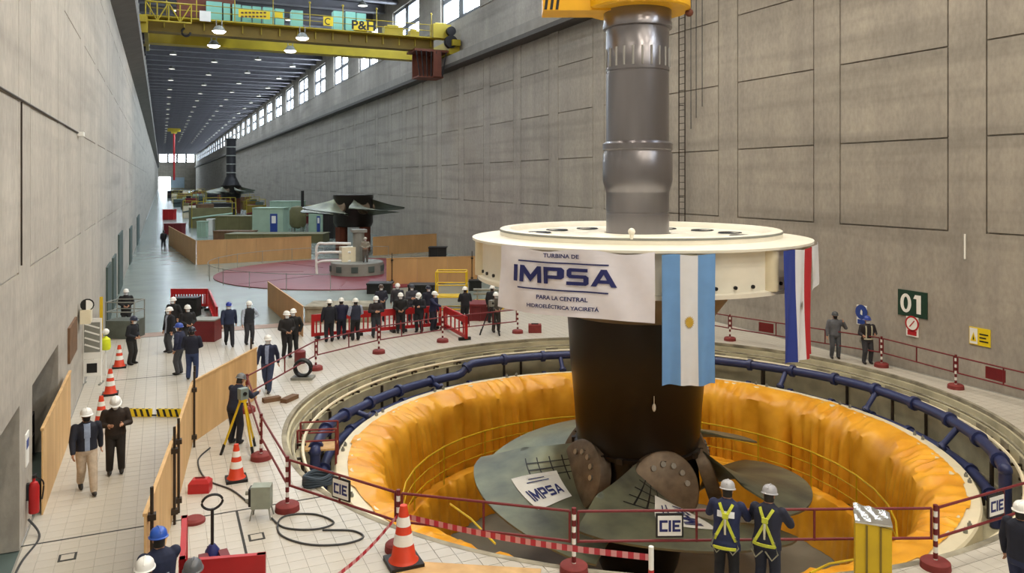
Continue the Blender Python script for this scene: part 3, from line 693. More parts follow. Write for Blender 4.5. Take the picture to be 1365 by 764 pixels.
cpart('sign_lettering', M_BLACK, lambda b: b.add([(c_.x+r_*math.cos(.8+i*.32), CY-.94, c_.z+r_*math.sin(.8+i*.32)) for i in range(15) for r_ in (.2, .28)], [(2*i, 2*i+1, 2*i+3, 2*i+2) for i in range(14)]), pl)
cplate('white_box', M_WHITE, 266, 281, 14, 29)
cpart('trolley', M_RUST, lambda b: (b.box((3.2, CY+3.2, 20.0), (4.2, 4.2, 1.6)), b.box((3.4, CY+3.2, 21.3), (2.6, 2.4, 1.0))))
def truss(b):
    a = onY(194, 30, CY-1.1).x; e_ = onY(255, 30, CY-1.1).x
    for z in (18.3, 19.7): b.tube((a, CY-1.1, z), (e_, CY-1.1, z), .07)
    for k in range(5):
        x = a+(e_-a)*k/4; b.tube((x, CY-1.1, 18.3), (x, CY-1.1, 19.7), .05)
        if k < 4: b.tube((x, CY-1.1, 18.3 if k % 2 else 19.7), (a+(e_-a)*(k+1)/4, CY-1.1, 19.7 if k % 2 else 18.3), .05)
cpart('access_cage', M_CRANE, truss)
cpart('hook', M_DARKM, lambda b: b.path([Vector((onY(248, 48, CY-.3).x+.3*math.cos(a), CY-.35, 17.75+.3*math.sin(a))) for a in [PI*.6+i*.4 for i in range(12)]], .09, 6))
# operator cab
def cab(b):
    b.box((21.0, CY+.2, 17.6), (3.0, 2.4, .2)); b.box((21.5, CY-.9, 16.5), (.7, .25, 2.2)); b.box((21.0, CY+.2, 15.4), (2.2, 2.0, .15)); b.box((21.0, CY+1.1, 16.5), (2.2, .1, 2.1))
cpart('operator_cab', M_RUST, cab)
for k in range(7):
    x = 19.6+.45*k; cpart('cab_bar', M_DARKM, lambda b: b.tube((x, CY-1.0, 17.55), (20.0+.33*k, CY-.8, 15.4), .05))
for c_, d_ in (((17.8, CY-.2, 19.1), (1.6, .8, .7)), ((15.0, CY-.2, 19.05), (.9, .7, .6)), ((21.9, CY-.6, 19.3), (1.6, 1.0, 1.2)), ((19.6, CY-.3, 19.0), (.8, .6, .5))): cpart('drive_motor', M_CRANE, lambda b: (b.box(c_, d_), b.tube((c_[0]-d_[0]*.3, c_[1], c_[2]+d_[2]*.5), (c_[0]+d_[0]*.3, c_[1], c_[2]+d_[2]*.5), .2)))
cpart('drive_wheel', M_DARKM, lambda b: (b.tube((22.6, CY-1.5, 18.4), (22.6, CY-1.0, 18.4), .55, n=16), b.tube((22.6, CY-1.5, 19.3), (22.6, CY-1.0, 19.3), .4, n=16)))
cld = bpy.data.lights.new('crane_lamp_light', 'AREA'); cld.shape = 'DISK'; cld.size = .7; cld.energy = 300; cld.color = (1, .95, .88)
for px, py, Y in ((292, 42, CY-1.2), (403, 51, CY-1.2), (285, 61, CY+4.4), (387, 68, CY+4.4)):
    p = onY(px, py, Y)
    l = cpart('floodlight', M_GREY, lambda b: (b.lathe([(.1, .45), (.3, .35), (.52, 0)], 16, p), b.tube((p.x-.2, p.y, p.z+.4), (p.x-.2, p.y, 18.7), .04), b.tube((p.x+.2, p.y, p.z+.4), (p.x+.2, p.y, 18.7), .04)), smooth=True)
    cpart('floodlight_glass', M_LAMP, lambda b: b.lathe([(.5, .02), (.35, -.12), (0, -.17)], 16, p), l, True)
    lo = bpy.data.objects.new('crane_lamp_light', cld); COL.objects.link(lo); lo.parent = cr; lo.location = (p.x, p.y, p.z-.25-16.8)
# far hoist
p = ondist(232, 168, 285); ho = thing('far_hoist', 'small yellow hoist with a red chain far down the hall', 'hoist', (p.x, p.y, 25.72))
MB().box((0, 0, .49), (.4, .4, .98)).box((0, 0, -.6), (4.4, 2, 1.2)).box((0, 0, -1.5), (2, 1.5, .8)).build('hoist_body', M_CRANE, ho); MB().tube((0, 0, -1.5), (0, 0, -19), .35).build('hoist_chain', M_RED, ho)

# ================================================================== DECK OBJECTS
# --- red and white posts with round bases
post_src = None
def barrier_post(x, y, label):
    global post_src
    p = fl(x, y)
    if post_src is None:
        o = thing('barrier_post', label, 'post', p, group='red and white barrier posts')
        MB().lathe([(0, .14), (.19, .14), (.23, .11), (.24, 0), (0, 0)], 20).build('base', M_MAROON, o, True)
        MB().tube((0, 0, .14), (0, 0, 1.05), .035, n=10).build('pole', M_WHITE, o, True)
        band = MB(); band.tube((0, 0, 0), (0, 0, .1), .038, n=10); band = band.mesh('red_band', M_DRED, True)
        for k in range(5): obj('red_band', band, o, (0, 0, .16+.2*k))
        post_src = o; return o
    o = copy_tree(post_src); o.location = p; o['label'] = label; return o
POSTS = {'A': (348, 612, 'beside the orange cone and yellow tripod'), 'B': (383, 680, 'beside the grey junction box on legs'), 'C': (421, 493, 'beside the black coiled hose'),
 'N': (329, 549, 'behind the surveyor at the tripod'), 'D': (505, 471, 'in front of the man with crossed arms'), 'E': (590, 456, 'in front of the angled red barrier'), 'F': (690, 444, 'next to the red toolbox below the banner'),
 'G': (973, 454, 'seen just right of the turbine cone'), 'H': (1175, 489, 'right of the man in blue helmet by the wall'), 'I': (1274, 518, 'below the yellow wall sign'),
 'J': (531, 733, 'behind the large orange cone at the front'), 'K': (765, 762, 'in front of the turbine blades'), 'L': (1247, 757, 'right of the yellow guard post')}
for k, (x, y, t) in POSTS.items(): barrier_post(x, y, 'red and white striped post '+t)
POSTS['Q'] = (1418, 700, ''); POSTS['R'] = (1410, 556, ''); POSTS['S'] = (905, 441, '')
def proj(p):
    zc = p.x*ST+p.y*CT; return CX+F*(p.x*CT-p.y*ST)/zc, VY+F*(CAMH-p.z)/zc
def frame(a, b, label, plates=(), mids=1):
    pa, pb = fl(*POSTS[a][:2]), fl(*POSTS[b][:2]); d = (pb-pa); L = d.length; d.normalize(); rz = math.atan2(d.y, d.x)
    o = thing('barrier_railing', label, 'railing', pa, rz, 'maroon barrier frames around the pit'); o.location.z = 0
    x0, x1 = .07, L-.07
    for z in (1.0, .5): MB().tube((x0, 0, z), (x1, 0, z), .024, n=8).build('rail', M_DRED, o, True)
    ups = [x0, x1]+[x0+(x1-x0)*(k+1)/(mids+1) for k in range(mids)]
    for x in ups: MB().tube((x, 0, .48), (x, 0, 1.0), .022, n=8).build('upright', M_DRED, o, True)
    MB().box((x0, 0, .1), (.05, .05, 1.8*.42)).box((x1, 0, .1), (.05, .05, 1.8*.42)) if False else None
    for px, kind in plates:
        t = min((abs(proj(pa+d*(L*i/400)+Vector((0, 0, .75)))[0]-px), i) for i in range(401))[1]*L/400
        if kind == 'cie':
            # readable from the camera side
            side = -1 if (Matrix.Rotation(rz, 3, 'Z') @ Vector((0, -1, 0))).dot(-(pa)) > 0 else 1
            pw_ = .46; MB().box((t, 0, .755), (pw_, .03, .40)).build('sign_frame', M_BLACK, o)
            pl = MB().box((t, side*.02, .755), (pw_-.06, .012, .33)).build('sign_plate', M_WHITE, o)
            vsx, fsx = T_CIE; MB().add([(t+(x*1.05 if side < 0 else -x*1.05), side*.03, .755+y*1.2) for x, y in vsx], fsx).build('sign_lettering', M_NAVYP, pl)
        else:
            MB().box((t, 0, .75), (.62, .03, .36)).build('red_plate', M_DRED, o); 
    return o
frame('C', 'N', 'maroon rail frame beside the man in navy jacket'); frame('N', 'A', 'maroon rail frame at the yellow surveying tripod', mids=0)
frame('A', 'B', 'maroon rail frame between cone and junction box', mids=0); frame('B', 'J', 'maroon rail frame with sign over the left edge of the tarpaulin', [(455, 'cie')])
frame('J', 'K', 'maroon rail frame in front of the left blade'); frame('K', 'L', 'long maroon rail frame the harnessed workers lean on', [(893, 'cie')], 2)
frame('L', 'Q', 'maroon rail frame with sign at the right edge of the pit', [(1327, 'cie')]); frame('C', 'D', 'maroon rail frame in front of the onlookers'); frame('D', 'E', 'maroon rail frame ending at the angled red barrier', mids=2)
frame('E', 'F', 'maroon rail frame behind the banner', mids=2)
frame('S', 'G', 'maroon rail frame hidden behind the turbine cone'); frame('G', 'H', 'maroon rail frame with plate behind the grey coverall man', [(1021, 'red')], 2)
frame('H', 'I', 'maroon rail frame below the yellow warning sign'); frame('I', 'R', 'maroon rail frame with plate at far right wall', [(1327, 'red')])

# --- traffic cones
cone_src = None
def cone(x, y, label, h=.78):
    global cone_src
    p = fl(x, y)
    if cone_src is None:
        o = thing('traffic_cone', label, 'cone', p, group='orange traffic cones')
        MB().box((0, 0, .03), (.44, .44, .06)).build('base', M_BLACK, o)
        R = lambda z: .17-(z-.06)*.17
        MB().lathe([(R(.06)+.03, .06), (R(.1), .1), (R(.78), .78), (0, .78)], 20).build('cone_body', M_ORANGE, o, True)
        for z0, z1 in ((.28, .42), (.52, .64)): MB().lathe([(R(z0)+.003, z0), (R(z1)+.003, z1)], 20).build('white_band', M_WHITE, o, True)
        cone_src = o
    else:
        o = copy_tree(cone_src); o.location = p; o['label'] = label
    o.scale = (h/.78,)*3; return o
cone(538, 752, 'large orange cone with white bands at the front of the pit', 1.0); cone(315, 640, 'orange cone beside the yellow surveying tripod')
cone(135, 567, 'orange cone half hidden behind the two walking men'); cone(147, 526, 'orange cone next to the white information board'); cone(159, 490, 'orange cone at the feet of the man leaning left')

# --- plywood hoardings
def hoarding(pts, h, n, label, name='plywood_hoarding', m=None, poles=True, clampx=()):
    pts = [Vector(p) for p in pts]; o = thing(name, label, 'hoarding', pts[0])
    for a, b, k in zip(pts[:-1], pts[1:], n):
        d = b-a; L = d.length; rz = math.atan2(d.y, d.x)
        for i in range(k):
            c = a+d*((i+.5)/k)-pts[0]; c.z = 0; MB().box((0, 0, 0), (L/k-.012, .025, h)).build('board', m or M_PLY, o, loc=(c.x, c.y, h/2), rz=rz)
        MB().box((0, 0, 0), (L, .06, .045)).build('top_batten', m or M_PLY, o, loc=((a+b)/2-pts[0]+Vector((0, 0, h+.01))), rz=rz)
    if poles:
        for a, b in zip(pts[:-1], pts[1:]):
            nrm = Vector((b.y-a.y, a.x-b.x, 0)).normalized()
            if nrm.dot(a) > 0: nrm = -nrm
            nrm = -nrm if poles == 2 else nrm
            for t in (.06, .94):
                c = a+(b-a)*t+nrm*.07-pts[0]
                pl = MB().tube((c.x, c.y, 0), (c.x, c.y, h+.35), .026).build('scaffold_pole', M_TUBE, o, True)
                for z in (.25, h-.1): MB().box((c.x, c.y, z), (.12, .12, .09)).build('clamp', M_TUBE, pl)
    return o
hoarding([fl(257, 590), fl(342, 531)], 1.5, [2], 'plywood hoarding beside the surveyor, two sheets wide', poles=2)
hoarding([fl(231, 692), fl(256, 592)], 1.5, [2], 'plywood hoarding seen edge on beside the red toolbox', poles=1)
hoarding([fl(193, 822), fl(229, 694)], 1.5, [2], 'near plywood hoarding by the man in blue helmet', poles=1)
hoarding([Vector((XL+.16, 17.5, 0)), Vector((XL+.16, 22.6, 0))], 1.65, [2], 'plywood sheets closing the stair opening in the left wall', poles=0)
hoarding([fl(357, 408), fl(404, 449)], 1.25, [2], 'plywood sheet standing left of the red barrier row', poles=0, m=M_PLYD)
hoarding([fl(262, 353), fl(415, 345)], 1.85, [4], 'long plywood hoarding behind the red round deck', m=M_PLYD, poles=0)
hoarding([fl(225, 326), fl(261, 353)], 1.85, [4], 'plywood hoarding running back along the far aisle', m=M_PLYD, poles=0)
hoarding([fl(497, 341), fl(582, 335)], 1.6, [3], 'plywood hoarding in front of the stored blades', m=M_PLYD, poles=0)
hoarding([fl(515, 381)+Vector((0, 0, .08)), fl(636, 377)+Vector((0, 0, .08))], 1.6, [3], 'plywood hoarding behind the yellow scaffold frame', m=M_PLYD, poles=1)
p = fl(618, 780); MB().box((0, 0, .012), (2.4, 1.25, .024)).build('plywood_sheet', M_PLY, None, loc=p, rz=-TH-.12)
tag(bpy.data.objects['plywood_sheet'], 'plywood sheet lying flat on the tiles at the front edge', 'board')

# --- red plastic barriers
def red_barrier(a, b, label, h=1.0, slats=9):
    d = b-a; L = d.length; o = thing('plastic_barrier', label, 'barrier', a, math.atan2(d.y, d.x), 'red plastic barriers')
    MB().box((L/2, 0, h-.14), (L, .08, .28)).build('top_panel', M_RED, o); MB().box((L/2, 0, .17), (L, .08, .14)).build('bottom_rail', M_RED, o)
    for x in (.06, L-.06): MB().box((x, 0, h/2+.05), (.12, .1, h-.1)).build('side_post', M_RED, o)
    for k in range(slats): MB().box((.12+(L-.24)*(k+.5)/slats, 0, h/2-.02), (.055, .05, h-.5)).build('slat', M_RED, o)
    for x in (.25, L-.25): MB().box((x, 0, .06), (.14, .5, .12)).build('foot', M_BLACK, o)
    return o
BR_ = [fl(415, 452), fl(472, 447), fl(531, 442), fl(588, 437)]
for i, t in enumerate(('left barrier', 'middle barrier', 'right barrier')): red_barrier(BR_[i], BR_[i+1], 'red plastic %s of the row behind the onlookers' % t)
g_ = fl(592, 438); red_barrier(g_, fl(622, 455), 'red plastic barrier set at an angle closing the onlookers row', slats=5)
red_barrier(fl(228, 411), fl(277, 411), 'red slatted plastic barrier behind the group of five', slats=12); red_barrier(fl(279, 413), fl(289, 440), 'red plastic barrier seen edge on beside the maroon crate', slats=7)
red_barrier(fl(250, 838), fl(354, 828), 'red plastic barrier in front of the pallet truck', slats=8); red_barrier(fl(246, 768), fl(243, 838), 'red plastic barrier seen end on beside the plywood', slats=6)
p = fl(270, 456); o = thing('maroon_crate', 'maroon steel crate beside the red slatted barrier', 'crate', p, -TH)
MB().box((0, .4, .42), (.95, .8, .84)).build('crate_body', M_DRED, o); MB().box((0, .4, .86), (1.0, .85, .05)).build('crate_lid', M_GREY, o)
p = fl(250, 421); o = thing('black_generator', 'black generator inside the red barriers', 'generator', p, -TH)
MB().box((0, 0, .45), (1.1, .6, .9)).build('casing', M_BLACK, o); MB().box((0, -.31, .5), (.8, .02, .5)).build('grille', M_DARKM, o)

# --- yellow guard post with silver cover
p = fl(1163, 783); o = thing('yellow_guard_post', 'tall yellow box post with shiny silver cover by the pit edge', 'post', p, -TH-.35)
MB().box((0, 0, .54), (.52, .42, 1.08)).build('post_body', M_YEL, o)
for k in range(2): MB().box((-.1+.2*k, -.215, .54), (.03, .02, 1.04)).build('seam', M_SHADE_OCHRE, o)
mb = MB(); mb.grid(lambda a, b: Vector((-.27+.54*a, -.23+.46*b, 1.13+.012*math.sin(17*a+3*b)*math.sin(5*b)+.10*b-.08*a)), 16, 10); mb.box((0, 0, 1.1), (.54, .46, .03)); mb.build('silver_cover', mat('foil', 'c8c8c4', .25, .9, var=.1, scale=9), o)

# --- junction box, toolbox, tripod etc.
p = fl(349, 690); o = thing('junction_box', 'grey-green electrical junction box on metal legs', 'junction box', p, -TH+.1)
MB().box((0, 0, .42), (.36, .26, .42)).build('box_body', mat('junction_grey', '8f978a', .5, var=.1, scale=6), o); MB().box((-.2, 0, .42), (.06, .2, .34)).build('socket_side', M_DARKM, o)
for sx in (-.15, .15):
    for sy in (-.1, .1): MB().tube((sx*1.3, sy*1.4, 0), (sx, sy, .22), .015).build('leg', M_GREY, o)
for z in (.35, .5): MB().tube((-.23, -.05, z), (-.29, -.05, z), .04, n=10).build('socket', M_GREY, o)
def pth(pts, n=8):       # Catmull-Rom
    out = []; P = [pts[0]]+list(pts)+[pts[-1]]
    for i in range(1, len(P)-2):
        for k in range(n):
            t = k/n; a, b, c, d = P[i-1], P[i], P[i+1], P[i+2]
            out.append(.5*((2*b)+(c-a)*t+(2*a-5*b+4*c-d)*t*t+(3*b-a-3*c+d)*t*t*t))
    return out+[pts[-1]]
def cable(px, label, r=.018, name='cable', m=None, z=None):
    tag(MB().path([q+Vector((0, 0, r)) for q in pth([fl(*p) for p in px])], r, 6).build(name, m or M_CABLE, None, True), label, 'cable')
cable([(280, 598), (264, 615), (275, 640), (310, 655), (338, 678)], 'grey cable from the plywood to the junction box')
cable([(362, 692), (380, 705), (420, 707), (445, 698), (420, 687), (385, 688), (371, 697), (375, 715), (410, 727), (455, 727), (484, 718), (470, 709), (430, 708)], 'grey cable looped on the tiles right of the junction box')
p = fl(267, 655); o = thing('toolbox', 'red plastic toolbox on the tiles near the plywood', 'toolbox', p, -.3)
mb = MB(); mb.add([(-.21, -.15, 0), (.21, -.15, 0), (.21, .15, 0), (-.21, .15, 0), (-.21, -.15, .2), (.21, -.15, .2), (.21, .15, .2), (-.21, .15, .2), (-.15, -.09, .27), (.15, -.09, .27), (.15, .09, .27), (-.15, .09, .27)], [(0, 1, 5, 4), (1, 2, 6, 5), (2, 3, 7, 6), (3, 0, 4, 7), (4, 5, 9, 8), (5, 6, 10, 9), (6, 7, 11, 10), (7, 4, 8, 11), (8, 9, 10, 11), (0, 3, 2, 1)]); mb.build('case', M_RED, o)
MB().tube((-.1, 0, .29), (.1, 0, .29), .015).build('handle', M_DRED, o)
p = fl(283, 741); o = thing('pallet_truck', 'hand pallet truck with black loop handle', 'pallet truck', p, .1)
MB().tube((0, 0, .1), (0, 0, .82), .028).build('tow_bar', M_BLACK, o); MB().path([Vector((.17*math.cos(a)*(1 if math.sin(a) > 0 else .6+.4*abs(math.cos(a))), 0, .93+.13*math.sin(a))) for a in [2*PI*i/24 for i in range(24)]], .022, 6, closed=True).build('loop_handle', M_BLACK, o, True)
MB().lathe([(.13, 0), (.12, .1), (.05, .2), (0, .2)], 12).build('pump_body', M_NAVYP, o, True)
for s_ in (-1, 1): MB().box((s_*.16, -.6, .07), (.15, 1.1, .06)).build('fork', M_DRED, o)
MB().tube((-.07, .05, .08), (.07, .05, .08), .08, n=14).build('wheel', M_BLACK, o, True)
p = fl(259, 696); tag(MB().lathe([(0, .09), (.15, .09), (.2, .05), (.2, 0), (0, 0)], 18).build('loose_post_base', M_MAROON, None, True, loc=p), 'loose maroon round post base beside the plywood', 'post base')
p = fl(404, 505); o = thing('hose_coil', 'black hose coil standing on a reel near the rail', 'hose', p, -TH)
for k in range(4): MB().path([Vector((.26*math.cos(a), -.1+.06*k, .36+.26*math.sin(a))) for a in [2*PI*i/24 for i in range(24)]], .045, 8, closed=True).build('coil_turn', M_BLACK, o, True)
MB().box((0, 0, .04), (.7, .45, .08)).build('reel_base', M_GREY, o)
p = fl(390, 473); tag(MB().lathe([(0, .45), (.16, .45), (.2, .42), (.2, .03), (.18, 0), (0, 0)], 20).build('red_drum', M_DRED, None, True, loc=fl(400, 484)), 'dark red drum at the feet of the two men in black', 'drum')
for px, py, l_, rz, t in ((362, 531, .5, .2, 'upper'), (386, 530, .6, .8, 'lower')): tag(MB().box((0, 0, .06), (l_, .22, .12)).build('wooden_block', M_BROWN, None, loc=fl(px, py+4), rz=rz), 'reddish timber block by the navy jacket man, %s of two' % t, 'block')
def tripod(x, y, label, inst, hh=1.25, m=M_YEL):
    o = thing('tripod', label, 'tripod', fl(x, y), .4)
    for k in range(3):
        a = 2*PI*k/3+.5; lg_ = MB().tube((.5*math.cos(a), .5*math.sin(a), 0), (.06*math.cos(a), .06*math.sin(a), hh), .028).build('leg', m, o); MB().tube((.5*math.cos(a), .5*math.sin(a), 0), (.42*math.cos(a), .42*math.sin(a), .25), .034).build('leg_shoe', M_BLACK, lg_)
    MB().tube((0, 0, hh-.02), (0, 0, hh+.04), .1, n=12).build('head_plate', m, o)
    i_ = MB().box((0, 0, hh+.17), (.2, .16, .26)).build('instrument', inst, o); MB().tube((0, -.12, hh+.18), (0, .12, hh+.18), .045, n=10).build('lens', M_BLACK, i_)
tripod(324, 604, 'yellow surveying tripod with instrument', mat('instrument', '7c8a86', .5)); tripod(655, 446, 'dark tripod in front of the men beside the banner', M_GREY, 1.15, M_DARKM)
o = thing('red_toolbox_stack', 'red toolbox lying on the deck below the banner', 'toolbox', fl(713, 443), -TH); MB().box((0, 0, .17), (.55, .4, .34)).build('case', M_MAROON, o); MB().box((0, 0, .36), (.3, .05, .05)).build('handle', M_BLACK, o)

# barrier tape
def tape(a, b, label, w_=.07):
    d = b-a; L = d.length; n = int(L/.09); u = d/n; side = Vector((0, 0, w_/2))
    mb = MB()
    for i in range(n):
        s0 = -.25*math.sin(PI*i/n)*.35; s1 = -.25*math.sin(PI*(i+1)/n)*.35
        p, q = a+u*i+Vector((0, 0, s0)), a+u*(i+1)+Vector((0, 0, s1)); tw = Vector((0, 0, 0))
        mb.add([p-side, q-side, q+side, p+side], [(0, 1, 2, 3)], i % 2)
    tag(mb.build('barrier_tape', [mat('tape_red', 'b32a3a', .5, var=0), mat('tape_white', 'cf8f92', .5, var=0)]), label, 'tape')
pj = fl(*POSTS['J'][:2]); tj = pj+Vector((0, 0, .62))
tape(tj, fl(868, 812)+Vector((0, 0, .78)), 'red and white tape stretched in front of the left blade', .1)
tape(tj, fl(440, 800)+Vector((0, 0, .3)), 'red and white tape running down to the lower left of the large cone')
o = thing('tape_stake', 'white and red stake holding the end of the tape', 'post', fl(868, 812)); MB().tube((0, 0, 0), (0, 0, .95), .04).build('pole', M_WHITE, o); MB().tube((0, 0, .35), (0, 0, .6), .043).build('red_band', M_RED, o); MB().lathe([(0, .1), (.2, .1), (.22, 0)], 14).build('base', M_MAROON, o)
# access ladder rails at the pit's near lip
for px, t in (((600, 672), (628, 692), (660, 725)), 'left of the turbine'), (((1145, 745), (1105, 752), (1080, 764)), 'right of the harnessed workers'):
    pts = [fl(x, y, -.6 if i == 0 else .15) for i, (x, y) in enumerate(px)]
    tag(MB().path(pts, .02, 6).build('handrail', M_YEL, None, True), 'yellow ladder handrail leaning over the near pit edge, '+t, 'handrail')
# grey hose bundle and platform in the pit at left
o = thing('hose_bundle', 'dark blue hose bundle lying on the pit rim beside the sign', 'hose', fl(424, 646), 0)
for k in range(4): MB().path([Vector((.3*math.cos(a), .22*math.sin(a), .05+.05*k+.02*math.sin(3*a+k))) for a in [2*PI*i/20 for i in range(20)]], .04, 6, closed=True).build('hose_turn', mat('hose_blue', '2b3a48', .6), o, True)
pc_ = pol(az_px(-72), 9.0, -.9); o = thing('pit_scaffold', 'rusty scaffold platform between pit wall and cream ring', 'scaffold', pc_, az_px(-72))
MB().box((0, 0, .2), (1.0, .7, .05)).build('deck_board', M_PLY, o)
for sx in (-.5, .5):
    for sy in (-.35, .35): MB().tube((sx, sy, -.95), (sx, sy, .75), .03).build('upright', M_MAROON, o)
for sy in (-.35, .35):
    for z in (.45, .75): MB().tube((-.5, sy, z), (.5, sy, z), .025).build('rail', M_MAROON, o)

# ------------------------------------------------------------------ things on the walls
def wall_sign(x0, x1, y0, y1, label, m, name='wall_sign'):
    a, b = onwall(x0, y0, XR-.03), onwall(x1, y1, XR-.03)
    yl, yr = a.y, b.y; zt, zb = (a.z, onwall(x0, y1, XR-.03).z)
    o = thing(name, label, 'sign', (XR-.02, (yl+yr)/2, zb)); W_ = yl-yr; Hh = zt-zb
    MB().box((0, 0, Hh/2), (.03, W_, Hh)).build('plate', m, o); return o, W_, Hh
def face(o, W_, Hh, poly, m, name, off=.022):   # poly in 0..1 coordinates seen from the hall
    return MB().add([(-off, W_/2-x*W_, y*Hh) for x, y in poly], [tuple(range(len(poly)))]).build(name, m, o)
def disc(cx, cy, r, W_, Hh, n=20): return [(cx+r/W_*math.cos(2*PI*i/n), cy+r/Hh*math.sin(2*PI*i/n)) for i in range(n)]
o, W_, H_ = wall_sign(1197, 1236, 385, 419, 'dark green sign with white number 01', M_SIGNG)
vsx, fsx = T_01; MB().add([(-.024, -x*W_/1.2, H_/2+y*H_/.98) for x, y in vsx], fsx).build('number', M_WHITE, o)
o, W_, H_ = wall_sign(1208, 1224, 421, 447, 'white prohibition sign below the green number sign', M_WHITE)
face(o, W_, H_, disc(.5, .65, .27, W_, H_), M_SIGNR, 'ring'); face(o, W_, H_, disc(.5, .65, .21, W_, H_), M_WHITE, 'ring_inside', .026); face(o, W_, H_, [(.28, .5), (.34, .46), (.74, .8), (.68, .84)], M_SIGNR, 'slash', .03); face(o, W_, H_, [(.12, .06), (.88, .06), (.88, .3), (.12, .3)], M_SIGNR, 'text_panel')
o, W_, H_ = wall_sign(1142, 1155, 406, 432, 'white and blue mandatory sign above the man in blue helmet', M_WHITE)
face(o, W_, H_, disc(.5, .66, .27, W_, H_), M_SIGNB, 'blue_disc'); face(o, W_, H_, [(.4, .55), (.6, .5), (.62, .7), (.5, .8), (.42, .7)], M_WHITE, 'pictogram', .026); face(o, W_, H_, [(.1, .04), (.9, .04), (.9, .28), (.1, .28)], M_SIGNB, 'text_panel')
o, W_, H_ = wall_sign(1292, 1320, 435, 458, 'yellow and white warning sign right of the number sign', M_SIGNY)
face(o, W_, H_, [(.03, .05), (.41, .05), (.41, .95), (.03, .95)], M_WHITE, 'white_half'); face(o, W_, H_, [(.07, .2), (.37, .2), (.22, .72)], M_SIGNY, 'triangle', .026); face(o, W_, H_, [(.18, .28), (.26, .28), (.22, .58)], M_BLACK, 'pictogram', .03)
for k in range(3): face(o, W_, H_, [(.5, .62-.2*k), (.92-.1*(k == 1), .62-.2*k), (.92-.1*(k == 1), .70-.2*k), (.5, .70-.2*k)], M_BLACK, 'text_line')
# wall ladder
ya, yb = onwall(905, 200, XR-.3).y, onwall(913, 200, XR-.3).y
o = thing('wall_ladder', 'thin steel ladder fixed to the right wall beside the shaft', 'ladder', (XR-.3, (ya+yb)/2, 4.2)); hw = abs(ya-yb)/2
for s_ in (-1, 1): MB().tube((0, s_*hw, 0), (0, s_*hw, 11.6), .03).build('side_rail', M_TUBE, o)
for k in range(36): MB().tube((0, -hw, .3+k*.32), (0, hw, .3+k*.32), .018, n=6).build('rung', M_TUBE, o)
for z in (1.5, 6, 10.5):
    MB().tube((0, hw, z), (.28, hw, z), .02).build('wall_bracket', M_TUBE, o)
for k, px in enumerate((921, 928, 936)):
    yy = onwall(px, 60, XR-.15).y; MB_ = MB().tube((XR-.15, yy, 9.0+.5*k), (XR-.15, yy, 16.2), .02); tag(MB_.build('hanging_cable', M_CABLE), 'thin cable hanging on the wall, %s right of the ladder' % ('first', 'second', 'third')[k], 'cable')
MB().tube((XR-.028, onwall(1287, 400, XR).y, 4.0), (XR-.028, onwall(1287, 400, XR).y, 4.8), .03).build('conduit_stub', M_WHITE); tag(bpy.data.objects['conduit_stub'], 'short white conduit on the wall above the yellow sign', 'conduit')

# left wall: extinguisher, floodlight, board, doors
p = onwall(40, 660, XL); o = thing('fire_extinguisher', 'red fire extinguisher on the left wall between the stair openings', 'extinguisher', (XL+.12, 16.75, .35))
MB().lathe([(0, 0), (.085, 0), (.09, .03), (.09, .48), (.06, .56), (.025, .58), (.025, .64), (0, .64)], 18).build('cylinder', M_RED, o, True); MB().box((0, .03, .67), (.05, .14, .05)).build('valve_lever', M_BLACK, o); MB().path(pth([Vector((.03, .05, .64)), Vector((.14, .1, .5)), Vector((.12, .08, .2))]), .014).build('hose', M_BLACK, o, True)
MB().box((-.1, 0, .4), (.05, .1, .3)).build('wall_bracket', M_DARKM, o)
tag(MB().path(pth([Vector((XL+.05, 16.6, .3)), Vector((XL+.25, 16.4, .02)), Vector((XL+.1, 15.4, .02)), Vector((XL+.05, 14.2, .02))]), .02).build('wall_cable', M_CABLE, None, True), 'black cable on the floor below the fire extinguisher', 'cable')
o = thing('notice', 'small white notice on the pier between the stair openings', 'notice', (XL+.01, 16.75, 1.25)); MB().box((0, 0, .3), (.02, .34, .6)).build('sheet', M_WHITE, o); MB().box((.012, 0, .4), (.004, .26, .16)).build('print_block', M_SIGNB, o)
p = onwall(105, 410, XL); o = thing('emergency_floodlight', 'cream emergency light box with round lamp on the left wall', 'lamp', (XL+.2, p.y, p.z)); MB().box((0, 0, -.25), (.28, .7, .42)).build('battery_box', M_CREAM2, o); MB().tube((0, -.1, .1), (.05, -.28, .1), .16, .19, n=14).build('lamp_head', M_BLACK, o, True)
MB().tube((.05, -.285, .1), (.05, -.29, .1), .15, n=14).build('lens', M_WHITE, o)
a, b = onwall(90, 485, XL), onwall(100, 431, XL); tag(MB().box((XL+.03, (a.y+b.y)/2, 2.1), (.06, b.y-a.y, .95)).build('wall_hatch', M_BROWN), 'brown wooden hatch cover on the left wall', 'hatch')
for k, (x0, x1, h) in enumerate(((141, 146, 2.6), (149, 153, 2.6), (157, 162, 3.4), (172, 175, 2.8), (182, 185, 2.8))):
    a, b = onwall(x0, 300, XL), onwall(x1, 300, XL); struct(MB().box((XL+.04, (a.y+b.y)/2, h/2), (.1, b.y-a.y, h)).build('door_%d' % (k+3), M_TEAL))
p = onwall(124, 185, XL); tag(MB().box((XL+.08, 26.5, 7.9), (.16, .4, .12)).build('wall_fixture', M_WHITE), 'small white fixture on the long horizontal wall conduit', 'fixture')
MB().tube((XL+.02, 10, 7.93), (XL+.02, 26.5, 7.93), .02).build('wall_conduit', M_TUBE); tag(bpy.data.objects['wall_conduit'], 'dark horizontal conduit along the near left wall', 'conduit')
MB().tube((XL+.015, 16.1, 5), (XL+.015, 16.1, 7.9), .014).build('wall_conduit', M_TUBE); tag(bpy.data.objects['wall_conduit.001'], 'dark vertical conduit dropping down the near left wall', 'conduit')
